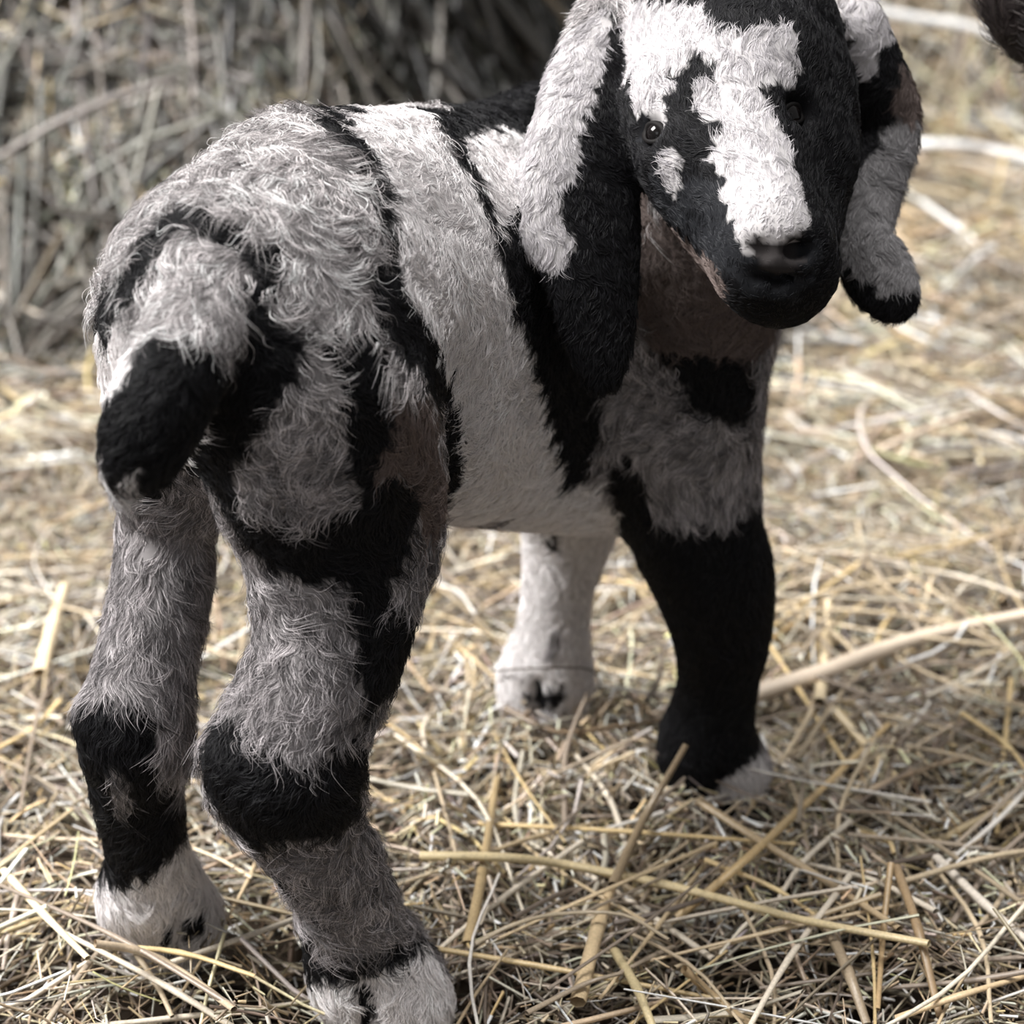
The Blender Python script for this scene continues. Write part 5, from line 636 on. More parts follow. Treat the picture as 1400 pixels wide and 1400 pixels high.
    -69, 639, 202, -69, 703, 355, -69, 726, 359, -68, 623, 143, -68, 624, 147, -68, 626, 155, -68, 639, 203, -68, 640, 41, -68, 702, 354, -67, 623, 106, -67, 628, 162, -67, 630, 292, -67, 631, 169, -67, 631, 294, -67, 632, 233, -67, 633, 176, -67, 634, 302, -67, 636, 183, -67, 638, 191, -67, 639, 199,
    -67, 640, 39, -67, 640, 202, -67, 698, 353, -67, 700, 353, -66, 625, 145, -66, 632, 234, -66, 640, 41, -66, 686, 348, -65, 625, 104, -65, 630, 290, -65, 631, 242, -65, 633, 233, -65, 633, 234, -65, 635, 301, -65, 640, 202, -65, 667, 337, -65, 676, 342, -65, 698, 352, -64, 626, 105, -64, 626, 144,
    -64, 629, 258, -64, 629, 266, -64, 630, 250, -64, 630, 289, -64, 635, 300, -64, 637, 58, -64, 639, 47, -64, 640, 41, -64, 649, 320, -64, 654, 325, -64, 660, 331, -63, 627, 105, -63, 627, 145, -63, 628, 274, -63, 629, 281, -63, 631, 288, -63, 633, 89, -63, 633, 235, -63, 634, 79, -63, 635, 69,
    -63, 636, 301, -63, 640, 197, -63, 640, 200, -63, 640, 202, -63, 640, 307, -63, 644, 313, -63, 734, 358, -62, 628, 145, -62, 632, 99, -62, 639, 189, -62, 639, 192, -62, 639, 194, -62, 640, 196, -62, 640, 198, -62, 640, 201, -62, 696, 350, -61, 629, 145, -61, 629, 278, -61, 630, 106, -61, 630, 280,
    -61, 630, 282, -61, 631, 284, -61, 631, 286, -61, 634, 234, -61, 636, 299, -61, 638, 186, -61, 639, 188, -61, 639, 190, -61, 639, 193, -61, 640, 41, -61, 640, 195, -61, 695, 349, -60, 629, 153, -60, 630, 144, -60, 630, 267, -60, 630, 269, -60, 630, 271, -60, 630, 273, -60, 630, 275, -60, 631, 161,
    -60, 633, 168, -60, 635, 176, -60, 635, 233, -60, 637, 183, -60, 641, 39, -60, 694, 348, -59, 631, 261, -59, 631, 263, -59, 631, 265, -59, 631, 268, -59, 631, 270, -59, 634, 106, -59, 635, 234, -59, 636, 178, -59, 637, 180, -59, 637, 182, -59, 637, 299, -59, 638, 184, -59, 641, 40, -59, 691, 347,
    -58, 631, 264, -58, 632, 255, -58, 632, 257, -58, 632, 260, -58, 632, 262, -58, 633, 249, -58, 634, 241, -58, 636, 232, -58, 638, 105, -58, 639, 299, -58, 672, 336, -58, 681, 341, -58, 689, 345, -58, 692, 346, -57, 632, 145, -57, 632, 257, -57, 633, 144, -57, 633, 162, -57, 633, 164, -57, 634, 167,
    -57, 634, 169, -57, 634, 246, -57, 634, 248, -57, 634, 250, -57, 635, 171, -57, 635, 243, -57, 636, 173, -57, 636, 175, -57, 636, 233, -57, 638, 112, -57, 639, 298, -57, 640, 300, -57, 642, 40, -57, 642, 45, -57, 644, 306, -57, 649, 312, -57, 654, 318, -57, 660, 324, -57, 665, 330, -56, 633, 156,
    -56, 633, 158, -56, 633, 161, -56, 633, 253, -56, 634, 163, -56, 634, 165, -56, 635, 118, -56, 635, 144, -56, 636, 116, -56, 640, 298, -56, 641, 55, -56, 641, 65, -56, 641, 74, -56, 643, 82, -56, 648, 89, -56, 687, 343, -55, 634, 152, -55, 634, 154, -55, 634, 157, -55, 634, 159, -55, 636, 240,
    -55, 637, 235, -55, 637, 238, -55, 638, 233, -55, 685, 342, -55, 687, 342, -54, 637, 239, -54, 640, 139, -54, 642, 299, -54, 643, 42, -54, 643, 135, -54, 684, 341, -53, 637, 148, -53, 643, 298, -53, 644, 40, -53, 653, 312, -53, 681, 338, -53, 684, 340, -52, 644, 299, -52, 645, 40, -52, 650, 308,
    -52, 652, 309, -52, 653, 311, -52, 655, 313, -52, 656, 314, -51, 639, 149, -51, 671, 329, -51, 678, 335, -51, 681, 336, -51, 1027, 308, -50, 641, 149, -50, 646, 298, -50, 647, 42, -50, 648, 302, -50, 650, 304, -50, 651, 305, -50, 660, 316, -50, 660, 317, -50, 661, 317, -50, 666, 323, -49, 642, 150,
    -49, 648, 41, -49, 649, 50, -49, 652, 58, -49, 657, 64, -49, 667, 322, -49, 669, 324, -49, 670, 326, -49, 672, 327, -49, 674, 329, -49, 676, 331, -49, 678, 332, -48, 647, 298, -48, 649, 40, -48, 649, 300, -48, 665, 319, -48, 666, 320, -48, 668, 321, -48, 669, 323, -48, 671, 325, -48, 672, 326,
    -47, 642, 243, -47, 645, 153, -47, 647, 150, -47, 649, 298, -47, 650, 41, -46, 648, 152, -46, 652, 41, -45, 650, 153, -44, 649, 191, -44, 649, 193, -44, 649, 293, -44, 650, 195, -44, 650, 198, -44, 650, 200, -44, 650, 295, -43, 646, 283, -43, 649, 290, -43, 650, 191, -43, 650, 194, -43, 651, 196,
    -43, 651, 198, -43, 651, 200, -43, 657, 41, -42, 644, 275, -42, 645, 277, -42, 645, 279, -42, 646, 281, -42, 647, 242, -42, 647, 283, -42, 648, 285, -42, 648, 287, -42, 649, 289, -42, 650, 291, -42, 651, 190, -42, 652, 201, -42, 666, 38, -42, 681, 326, -42, 901, 331, -41, 646, 276, -41, 646, 278,
    -41, 647, 280, -41, 647, 282, -41, 651, 289, -41, 661, 38, -41, 676, 320, -41, 678, 322, -40, 647, 274, -40, 652, 288, -40, 654, 188, -40, 655, 203, -40, 655, 205, -40, 664, 37, -39, 670, 34, -39, 670, 309, -38, 649, 273, -38, 654, 285, -38, 657, 184, -38, 657, 191, -38, 657, 199, -38, 657, 206,
    -38, 669, 307, -37, 658, 214, -37, 659, 185, -37, 659, 207, -37, 659, 209, -37, 659, 212, -36, 652, 272, -36, 653, 273, -36, 655, 280, -36, 656, 282, -36, 660, 207, -36, 660, 210, -36, 660, 212, -36, 660, 214, -36, 660, 217, -36, 660, 219, -36, 662, 182, -36, 670, 304, -36, 841, 341, -35, 654, 273,
    -35, 657, 281, -35, 660, 222, -35, 669, 27, -35, 671, 303, -34, 656, 271, -34, 658, 279, -34, 663, 211, -33, 669, 25, -32, 660, 270, -32, 661, 274, -32, 661, 276, -32, 665, 23, -32, 667, 207, -32, 672, 21, -32, 804, 348, -31, 665, 268, -31, 665, 270, -31, 670, 202, -31, 670, 207, -31, 674, 191,
    -30, 668, 18, -30, 673, 204, -30, 805, 348, -29, 670, 262, -29, 671, 264, -29, 769, 347, -28, 680, 204, -28, 788, 165, -28, 807, 347, -27, 685, 252, -27, 687, 254, -27, 689, 244, -27, 690, 246, -27, 692, 247, -27, 750, 184, -26, 704, 233, -26, 705, 231, -26, 705, 236, -26, 706, 228, -26, 733, 196,
    -26, 740, 190, -25, 759, 343, -24, 758, 342, -21, 753, 339, -18, 748, 334, -11, 787, 164, -8, 787, 164, -6, 788, 164, -5, 782, 168, -5, 921, 107, -3, 778, 171, -3, 789, 163, 13, 882, 7, 15, 885, 4, 18, 885, 4, 20, 879, 58, 20, 879, 61, 20, 880, 65, 20, 880, 68, 21, 797, 378,
    21, 885, 4, 22, 879, 60, 22, 880, 66, 22, 880, 69, 22, 887, 3, 23, 798, 380, 23, 879, 61, 23, 880, 65, 23, 880, 68, 23, 880, 71, 25, 799, 381, 26, 800, 382, 26, 802, 383, 28, 803, 384, 31, 805, 386, 32, 806, 387, 33, 808, 388, 34, 810, 390, 36, 791, 191, 36, 792, 187,
    36, 794, 184, 36, 810, 390, 37, 789, 200, 37, 793, 189, 38, 789, 202, 38, 790, 199, 38, 791, 196, 38, 792, 193, 38, 811, 390, 39, 795, 183, 40, 811, 390, 41, 788, 223, 41, 789, 217, 41, 789, 220, 41, 791, 202, 41, 792, 196, 41, 793, 193, 41, 794, 189, 41, 796, 186, 41, 797, 183,
    41, 799, 179, 42, 789, 215, 42, 790, 209, 42, 790, 212, 42, 791, 203, 42, 791, 206, 42, 792, 197, 42, 793, 194, 42, 794, 191, 42, 796, 188, 42, 797, 184, 43, 789, 221, 43, 789, 224, 43, 790, 213, 43, 790, 216, 43, 790, 219, 43, 791, 204, 43, 791, 207, 43, 791, 210, 43, 792, 198,
    43, 798, 181, 43, 800, 177, 43, 802, 174, 43, 807, 386, 43, 809, 388, 43, 812, 390, 44, 801, 176, 44, 803, 172, 44, 897, 90, 45, 790, 224, 45, 791, 218, 45, 803, 381, 45, 805, 384, 46, 791, 208, 46, 793, 198, 46, 804, 383, 46, 806, 385, 47, 809, 387, 48, 790, 226, 48, 790, 229,
    48, 807, 386, 48, 810, 388, 49, 790, 228, 49, 790, 230, 49, 793, 198, 50, 789, 235, 50, 789, 237, 50, 790, 232, 50, 793, 200, 50, 813, 390, 51, 793, 198, 52, 789, 240, 53, 788, 247, 53, 788, 256, 53, 789, 237, 54, 789, 237, 54, 791, 218, 54, 791, 228, 54, 793, 198, 55, 788, 246,
    55, 788, 248, 55, 788, 251, 55, 788, 253, 55, 789, 243, 55, 792, 208, 55, 793, 198, 56, 788, 250, 56, 788, 252, 56, 793, 195, 56, 796, 295, 57, 788, 246, 57, 788, 248, 58, 793, 194, 58, 794, 191, 59, 793, 193, 59, 794, 187, 59, 794, 190, 59, 798, 307, 60, 788, 243, 61, 796, 305,
    62, 788, 243, 62, 794, 184, 62, 794, 304, 62, 795, 178, 62, 795, 181, 62, 796, 172, 62, 796, 175, 62, 797, 169, 63, 789, 238, 63, 790, 218, 63, 790, 228, 64, 788, 242, 64, 790, 209, 64, 791, 199, 64, 793, 189, 65, 788, 240, 65, 794, 178, 65, 796, 166, 65, 796, 168, 66, 795, 165,
    68, 788, 238, 68, 795, 164, 70, 788, 232, 70, 788, 235, 70, 793, 164, 71, 788, 234, 72, 788, 231, 72, 789, 209, 72, 789, 219, 72, 789, 228, 73, 788, 230, 73, 789, 227, 73, 790, 199, 73, 791, 189, 73, 793, 165, 74, 792, 164, 74, 792, 179, 74, 793, 169, 75, 792, 165, 76, 789, 221,
    76, 789, 224, 78, 789, 219, 78, 791, 163, 80, 789, 215, 80, 789, 217, 81, 789, 216, 81, 790, 209, 81, 791, 163, 82, 790, 199, 82, 791, 164, 82, 791, 189, 83, 791, 163, 83, 792, 169, 83, 792, 179, 84, 790, 213, 86, 790, 213, 86, 791, 163, 88, 791, 211, 88, 792, 165, 89, 791, 212,
    90, 792, 164, 91, 792, 165, 91, 792, 208, 91, 793, 198, 91, 810, 6, 92, 792, 212, 92, 793, 169, 92, 794, 178, 92, 794, 188, 94, 793, 165, 95, 794, 212, 96, 795, 210, 97, 794, 164, 97, 796, 211, 97, 804, 12, 98, 795, 165, 99, 796, 166, 100, 798, 206, 100, 798, 210, 101, 799, 196,
    102, 798, 167, 102, 798, 168, 102, 800, 176, 102, 800, 186, 103, 801, 209, 105, 800, 167, 105, 802, 210, 106, 804, 211, 107, 802, 168, 108, 804, 169, 109, 808, 209, 110, 804, 235, 110, 805, 232, 111, 804, 239, 111, 808, 229, 111, 810, 169, 111, 810, 225, 111, 811, 211, 112, 806, 236, 112, 808, 233,
    112, 812, 222, 112, 813, 219, 112, 814, 200, 112, 814, 216, 112, 816, 190, 113, 806, 240, 113, 808, 237, 113, 811, 229, 113, 814, 170, 113, 814, 225, 113, 816, 212, 113, 817, 180, 113, 817, 209, 114, 818, 221, 114, 821, 217, 116, 811, 244, 116, 814, 240, 122, 817, 32, 122, 820, 34, 122, 824, 35,
    124, 821, 31, 124, 827, 31, 125, 823, 28, 138, 829, 385, 138, 831, 387, 156, 828, 388, 159, 826, 382]
MARKS['taupe_thigh_shade'] = [  # the thigh points are grizzled hair with its shade painted in
    -45, 642, 251, -45, 643, 244, -45, 643, 247, -45, 643, 249, -44, 642, 254, -44, 643, 253, -44, 644, 245, -43, 643, 261, -43, 645, 244, -42, 644, 255, -42, 644, 258, -42, 644, 260, -42, 644, 262, -42, 644, 264, -42, 644, 266, -42, 644, 269, -42, 644, 271, -42, 644, 273, -42, 646, 244, -41, 645, 265,
    -41, 645, 267, -41, 645, 269, -41, 645, 271, -41, 645, 274, -41, 648, 243, -40, 646, 272, -39, 650, 242, -38, 649, 271, -37, 652, 250, -37, 653, 242, -37, 654, 238, -37, 1003, 75, -36, 651, 258, -36, 652, 266, -36, 652, 270, -36, 656, 234, -36, 656, 236, -35, 654, 271, -35, 658, 232, -35, 658, 234,
    -35, 659, 229, -34, 655, 269, -34, 663, 213, -34, 663, 216, -33, 662, 225, -33, 663, 218, -33, 663, 220, -33, 663, 223, -32, 660, 268, -32, 667, 209, -31, 664, 264, -31, 665, 266, -31, 669, 209, -31, 669, 211, -30, 666, 257, -30, 666, 260, -30, 667, 245, -30, 667, 253, -30, 667, 261, -30, 667, 262,
    -30, 667, 264, -30, 668, 228, -30, 668, 236, -30, 668, 266, -30, 669, 219, -30, 672, 207, -29, 670, 250, -29, 670, 253, -29, 671, 255, -29, 671, 257, -29, 671, 259, -28, 679, 207, -28, 744, 188, -28, 758, 179, -27, 683, 236, -27, 684, 238, -27, 685, 240, -27, 687, 242, -27, 720, 207, -27, 724, 203,
    -27, 729, 199, -27, 735, 194, -26, 707, 225, -26, 708, 222, -26, 710, 219, -26, 713, 215, -26, 717, 211, 54, 788, 259, 55, 788, 256, 55, 790, 270, 55, 790, 272, 55, 790, 275, 55, 791, 277, 56, 788, 255, 56, 788, 257, 56, 788, 260, 56, 789, 262, 56, 789, 265, 56, 789, 267, 56, 795, 293,
    56, 797, 297, 56, 798, 300, 56, 799, 302, 56, 799, 304, 56, 800, 307, 56, 801, 309, 57, 788, 251, 57, 788, 253, 57, 789, 261, 57, 789, 264, 57, 789, 266, 57, 789, 269, 57, 790, 271, 57, 790, 274, 57, 791, 276, 57, 791, 278, 57, 792, 281, 57, 792, 283, 57, 793, 286, 57, 794, 288,
    57, 794, 290, 59, 795, 295, 59, 798, 305, 60, 788, 248, 61, 790, 282, 61, 792, 291, 61, 794, 299, 61, 795, 303, 62, 788, 247, 62, 788, 248, 62, 788, 256, 62, 788, 265, 62, 789, 274, 62, 794, 302, 64, 788, 247, 64, 793, 301, 65, 787, 248, 66, 737, 307, 66, 791, 299, 67, 787, 249,
    68, 732, 306, 68, 789, 297, 70, 729, 304, 70, 786, 266, 70, 786, 275, 70, 787, 249, 70, 787, 283, 70, 788, 292, 70, 788, 296, 71, 726, 304, 71, 787, 247, 71, 787, 257, 72, 724, 303, 72, 786, 249, 74, 717, 305, 75, 710, 305, 75, 786, 249, 76, 707, 304, 76, 708, 302, 77, 705, 301,
    77, 705, 304, 77, 786, 249, 78, 706, 297, 78, 783, 275, 78, 783, 284, 78, 786, 250, 79, 702, 300, 79, 703, 297, 79, 784, 266, 79, 785, 257, 80, 706, 294, 80, 786, 249, 82, 786, 249, 85, 786, 249, 86, 787, 247, 87, 787, 246, 88, 784, 266, 88, 786, 257, 89, 783, 270, 89, 787, 247,
    90, 788, 246, 91, 784, 268, 93, 785, 266, 93, 789, 245, 94, 785, 265, 94, 789, 244, 95, 790, 242, 97, 787, 262, 97, 788, 256, 98, 791, 242, 98, 791, 246, 100, 789, 258, 101, 790, 257, 101, 793, 241, 102, 790, 258, 102, 795, 240, 104, 795, 241, 105, 793, 254, 107, 795, 254, 107, 799, 237,
    108, 796, 254, 108, 799, 244, 109, 801, 242, 110, 799, 252, 110, 802, 239, 111, 800, 253, 111, 802, 242, 112, 803, 246, 112, 805, 243, 115, 808, 247, 163, 816, 343, 163, 816, 346, 163, 816, 348, 163, 817, 351, 163, 817, 353, 165, 818, 355, 165, 818, 358, 165, 819, 360, 165, 820, 362, 165, 820, 363,
    166, 816, 341, 166, 816, 347, 166, 820, 361, 167, 815, 340, 168, 820, 360, 169, 815, 339, 171, 815, 339, 171, 819, 353, 171, 820, 355, 171, 821, 357, 173, 818, 345, 173, 818, 348, 174, 816, 341, 174, 817, 343, 174, 820, 350, 175, 816, 339, 175, 817, 342, 175, 818, 344, 175, 819, 346]
MARKS['bare_nose'] = [
    87, 693, 317, 88, 692, 314, 88, 692, 316, 90, 691, 312, 90, 692, 318, 91, 691, 316, 92, 691, 309, 92, 691, 318, 93, 690, 308, 93, 690, 310, 93, 691, 317, 94, 690, 307, 94, 691, 316, 95, 690, 308, 97, 690, 308, 97, 690, 316, 99, 690, 306, 99, 690, 309, 99, 690, 316, 100, 690, 307,
    100, 691, 317, 101, 690, 308, 101, 690, 316, 103, 691, 316, 104, 690, 308, 105, 692, 318, 106, 690, 308, 107, 691, 309, 107, 691, 311, 107, 692, 316, 107, 693, 319, 108, 691, 310, 108, 691, 312, 108, 692, 314, 108, 693, 318, 108, 694, 320, 110, 693, 316]
MARKS['shaded_ear'] = [  # grey that paints the head's shade onto the right ear
    139, 793, 291, 140, 790, 289, 140, 791, 291, 141, 793, 293, 141, 795, 295, 141, 797, 297, 142, 785, 285, 142, 787, 287, 143, 784, 284, 143, 785, 286, 143, 796, 300, 143, 798, 302, 144, 800, 304, 144, 802, 306, 145, 783, 283, 145, 800, 305, 145, 802, 307, 145, 804, 309, 146, 803, 309, 146, 804, 311,
    146, 806, 313, 147, 781, 284, 147, 782, 285, 147, 786, 292, 148, 793, 300, 148, 799, 307, 149, 779, 282, 149, 806, 314, 149, 806, 315, 149, 808, 317, 149, 810, 320, 149, 811, 322, 150, 778, 281, 151, 776, 280, 152, 812, 324, 153, 774, 278, 153, 812, 325, 154, 773, 278, 154, 812, 327, 155, 773, 278,
    155, 778, 286, 155, 783, 293, 156, 790, 300, 156, 797, 307, 156, 812, 329, 157, 772, 277, 157, 802, 315, 157, 808, 323, 158, 773, 278, 158, 813, 330, 159, 789, 299, 159, 813, 331, 159, 814, 334, 160, 774, 278, 160, 813, 333, 160, 815, 335, 161, 786, 297, 161, 815, 336, 161, 816, 338, 162, 771, 279,
    163, 770, 278, 163, 777, 286, 163, 782, 293, 163, 794, 300, 163, 795, 303, 163, 796, 305, 164, 781, 292, 164, 784, 295, 164, 816, 341, 165, 771, 279, 165, 784, 294, 165, 800, 309, 165, 801, 311, 165, 802, 315, 166, 781, 291, 166, 783, 293, 166, 800, 307, 166, 807, 323, 166, 811, 331, 166, 815, 338,
    167, 771, 279, 167, 802, 310, 167, 802, 312, 167, 803, 315, 167, 814, 337, 168, 776, 285, 168, 777, 287, 168, 780, 289, 168, 804, 313, 168, 804, 316, 168, 805, 318, 168, 814, 336, 170, 772, 278, 170, 773, 276, 170, 773, 281, 170, 775, 283, 171, 773, 277, 171, 773, 278, 171, 774, 279, 171, 808, 320,
    171, 808, 322, 171, 809, 325, 171, 814, 336, 172, 773, 274, 174, 812, 329, 174, 813, 326, 174, 813, 331, 174, 814, 334, 174, 814, 336, 174, 815, 338, 175, 814, 332, 175, 815, 335, 175, 816, 337, 175, 816, 338]
MARKS['slate'] = [
    50, 750, 346, 50, 751, 348, 50, 752, 350, 51, 747, 345, 51, 748, 347, 51, 750, 349, 51, 752, 351, 52, 746, 347, 52, 749, 351, 54, 743, 347, 54, 747, 351, 56, 736, 333, 56, 736, 335, 56, 736, 337, 56, 736, 340, 56, 737, 328, 56, 737, 329, 56, 737, 330, 56, 737, 342, 56, 738, 344,
    56, 741, 348, 56, 743, 350, 57, 735, 332, 57, 735, 334, 57, 735, 336, 57, 736, 327, 57, 736, 329, 57, 738, 325, 57, 740, 323, 57, 741, 349, 58, 734, 331, 58, 735, 329, 58, 737, 324, 58, 739, 322, 59, 738, 321, 61, 733, 324, 61, 733, 327, 61, 735, 319, 61, 737, 316, 63, 731, 322,
    63, 734, 315, 64, 730, 323, 64, 730, 324, 64, 730, 326, 64, 732, 314, 65, 728, 325, 65, 728, 330, 65, 729, 328, 65, 731, 313, 67, 727, 332, 68, 728, 312, 69, 725, 333, 70, 724, 332, 70, 725, 310, 71, 720, 317, 71, 721, 325, 71, 723, 310, 71, 723, 332, 71, 723, 333, 72, 721, 309,
    73, 717, 308, 73, 722, 334, 75, 710, 307, 75, 720, 334, 76, 707, 307, 76, 718, 333, 77, 705, 306, 77, 718, 335, 78, 703, 305, 78, 704, 313, 78, 708, 320, 78, 712, 327, 78, 716, 334, 79, 701, 307, 79, 709, 325, 79, 711, 327, 79, 712, 329, 79, 713, 331, 79, 714, 333, 79, 715, 335,
    81, 698, 305, 81, 701, 322, 81, 702, 324, 81, 705, 324, 82, 697, 305, 82, 698, 319, 82, 699, 321, 82, 700, 323, 83, 696, 304, 84, 695, 313, 84, 695, 315, 84, 695, 317, 85, 694, 308, 85, 695, 302, 86, 693, 311, 87, 692, 310, 87, 694, 300, 88, 692, 312, 88, 693, 304, 88, 694, 299,
    89, 692, 303, 89, 692, 305, 89, 692, 309, 89, 694, 298, 91, 691, 305, 91, 691, 307, 91, 692, 300, 92, 692, 301, 92, 694, 295, 93, 691, 301, 93, 691, 305, 94, 690, 304, 94, 691, 299, 94, 693, 296, 95, 690, 305, 95, 691, 301, 95, 692, 297, 96, 693, 296, 97, 690, 303, 97, 690, 306,
    98, 691, 298, 98, 692, 296, 100, 690, 304, 100, 691, 298, 100, 692, 296, 101, 690, 305, 101, 691, 300, 101, 692, 297, 102, 691, 301, 102, 692, 296, 104, 690, 305, 104, 691, 301, 105, 693, 296, 106, 691, 303, 107, 691, 302, 107, 691, 306, 107, 692, 298, 107, 692, 301, 108, 691, 307, 108, 692, 299,
    108, 692, 303, 109, 692, 300, 110, 692, 307, 110, 692, 309, 110, 692, 312, 110, 693, 314, 111, 692, 305, 111, 693, 300, 112, 694, 315, 112, 695, 317, 113, 693, 305, 113, 693, 307, 113, 694, 302, 114, 694, 306, 114, 694, 308, 114, 694, 310, 114, 695, 314, 114, 696, 316, 115, 695, 307, 115, 695, 309,
    115, 695, 311, 115, 696, 313, 115, 696, 315]
SP = np.vstack([np.array(v, float).reshape(-1, 3)/1000 for v in MARKS.values()])
SCL = np.concatenate([np.full(len(v)//3, i) for i, v in enumerate(MARKS.values())])
gs = sdf_groups(SP); SG = np.argmin(np.stack([gs[g] for g in GN]), 0)
TREES = {}
for g in range(len(GN)):
    ids = np.nonzero(SG == g)[0]
    t = kdtree.KDTree(len(ids))
    for j, i in enumerate(ids): t.insert(SP[i], int(i))
    t.balance(); TREES[g] = t
def marking(P, grp):
    out = np.empty(len(P), int); Q = P+.0013*np.stack([waves(P, .009, s) for s in (1, 2, 3)], 1)
    for i, (p, g) in enumerate(zip(Q.tolist(), grp.tolist())): out[i] = SCL[TREES[g].find(p)[1]]
    return out
KC = marking(KV, KG)
# white, black, grizzled grey, taupe, bare nose, shaded ear, slate
COAT = np.array([[.78, .745, .748], [.0060, .0058, .0072], [.385, .360, .362], [.150, .116, .106], [.050, .044, .044], [.25, .24, .245], [.022, .023, .027]])
kid = empty('goat_kid', (0, .78, 0))
kid_root = np.array([0, .78, 0])
me = new_mesh('body', KV-kid_root, KF); tint(me, COAT[KC]*.55)
link('body', me, skin_mat, kid)
tag(kid, 'black, white and grey newborn goat kid standing in straw, head turned back', 'goat')
def flow_kid(P, n, vi):
    g = KG[vi]; t = np.empty_like(P)
    base = {'body': (-.42, -.60, -.75), 'rh': (-.10, -.12, -1), 'lh': (-.10, -.12, -1), 'rf': (-.05, -.10, -1), 'lf': (-.05, -.1, -1), 'tail': (-.45, -.1, -1), 'el': (-.05, 0, -1), 'er': (.08, 0, -1), 'head': (-.12, .75, .8)}
    for i, nm in enumerate(GN): t[g == i] = base[nm]
    hd = g == GN.index('head')
    cx = P[hd]-np.array([.092, .74, .33]); t[hd] += np.column_stack([cx[:, 0]*16, 0*cx[:, 0], 0*cx[:, 0]])
    big = np.isin(g, [GN.index('body'), GN.index('rh')])
    a = 1.0*waves(P, .050, 21)*np.where(big & (P[:, 2] > .2), 1, .35)+.45*waves(P, .014, 22)*np.where(big, 1, .6)
    t -= (t*n).sum(1, keepdims=True)*n; t /= np.maximum(np.linalg.norm(t, axis=1, keepdims=True), 1e-6)
    b = np.cross(n, t)
    return t*np.cos(a)[:, None]+b*np.sin(a)[:, None]
LEN = {'body': .0090, 'rh': .0085, 'lh': .0080, 'rf': .0060, 'lf': .0060, 'tail': .0075, 'head': .0050, 'el': .0050, 'er': .0045}
LENV = np.array([LEN[g] for g in GN])
def length_kid(P, vi, r):
    c = KC[vi]; g = KG[vi]
    L = LENV[g]*(1-.55*sstep(.045, .02, np.linalg.norm(P-at(1062, 350, .715), axis=1)))*np.array([.85, .72, 1.25, .8, .15, 1.0, .6])[c]
    L = np.where((g == 0) & (c == 0), .0070, L)
    L *= np.where((g == 0) & (P[:, 2] < .22) & (c != 1), .75, 1)
    for e, nn in EYES: L *= sstep(.005, .013, np.linalg.norm(P-e, axis=1))*.9+.1
    return L*(.75+.5*r.random(len(P)))
def wave_kid(P, vi):
    g = KG[vi]; c = KC[vi]
    return np.where((g == 0) & (P[:, 2] > .20), .85, np.where(np.isin(g, [1, 5]), .6, .18))*np.where(c == 0, .55, 1)*np.where(c == 1, .6, 1)
def colour_kid(P, vi, rl, r):
    c = marking(P, KG[vi]); col = COAT[c].copy(); m = len(P)
    lockv = rl[:, 3]; own = r.normal(size=m)
    # grizzled hair is darker below the back, tail excepted
    gg = (c == 2)
    gr = KG[vi]; dn = sstep(.30, .22, P[:, 2]); dn = np.where(gr == GN.index('tail'), 0, dn)
    col[gg] *= (1-dn[:, None]*np.array([.38, .385, .375]))[gg]
    col[(c == 0) & np.isin(gr, [GN.index('head'), GN.index('el'), GN.index('er')])] *= np.array([.60, .598, .618])  # whites on head and ears toned down to imitate weaker light
    f = np.exp(.50*lockv+.60*own+.02); col[gg] *= np.clip(f, .12, 2.4)[gg][:, None]
    o = (c != 2) & (c != 1); col[o] *= np.clip(1+.05*lockv+.10*own, .55, 1.15)[o][:, None]
    k = c == 1; col[k] *= np.exp(.5*own)[k][:, None]
    return np.clip(col, .002, .86)
dens = np.where(KC == 4, .15, 1.0); dens *= np.where(np.isin(KG, [GN.index('head'), GN.index('el'), GN.index('er'), GN.index('tail')]), 1.5, 1)
for e, nn in EYES: dens *= np.clip((np.linalg.norm(KV-e, axis=1)-.0058)/.003, 0, 1)
for c in NOSTRIL: dens *= np.clip((np.linalg.norm(KV-c, axis=1)-.0048)/.003, 0, 1)
dens *= np.where(np.abs(sd_chain(CARVE[0], KV)) < .0018, .2, 1)
coat = grow_coat('coat', kid, KV-kid_root, KF, KN, KA, 320000, lambda P, n, vi: flow_kid(P+kid_root, n, vi), lambda P, vi, r: length_kid(P+kid_root, vi, r),
                 lambda P, vi, rl, r: colour_kid(P+kid_root, vi, rl, r), lambda P, vi: wave_kid(P+kid_root, vi), .000095, fur_mat, .0042, dens, lift=.26)

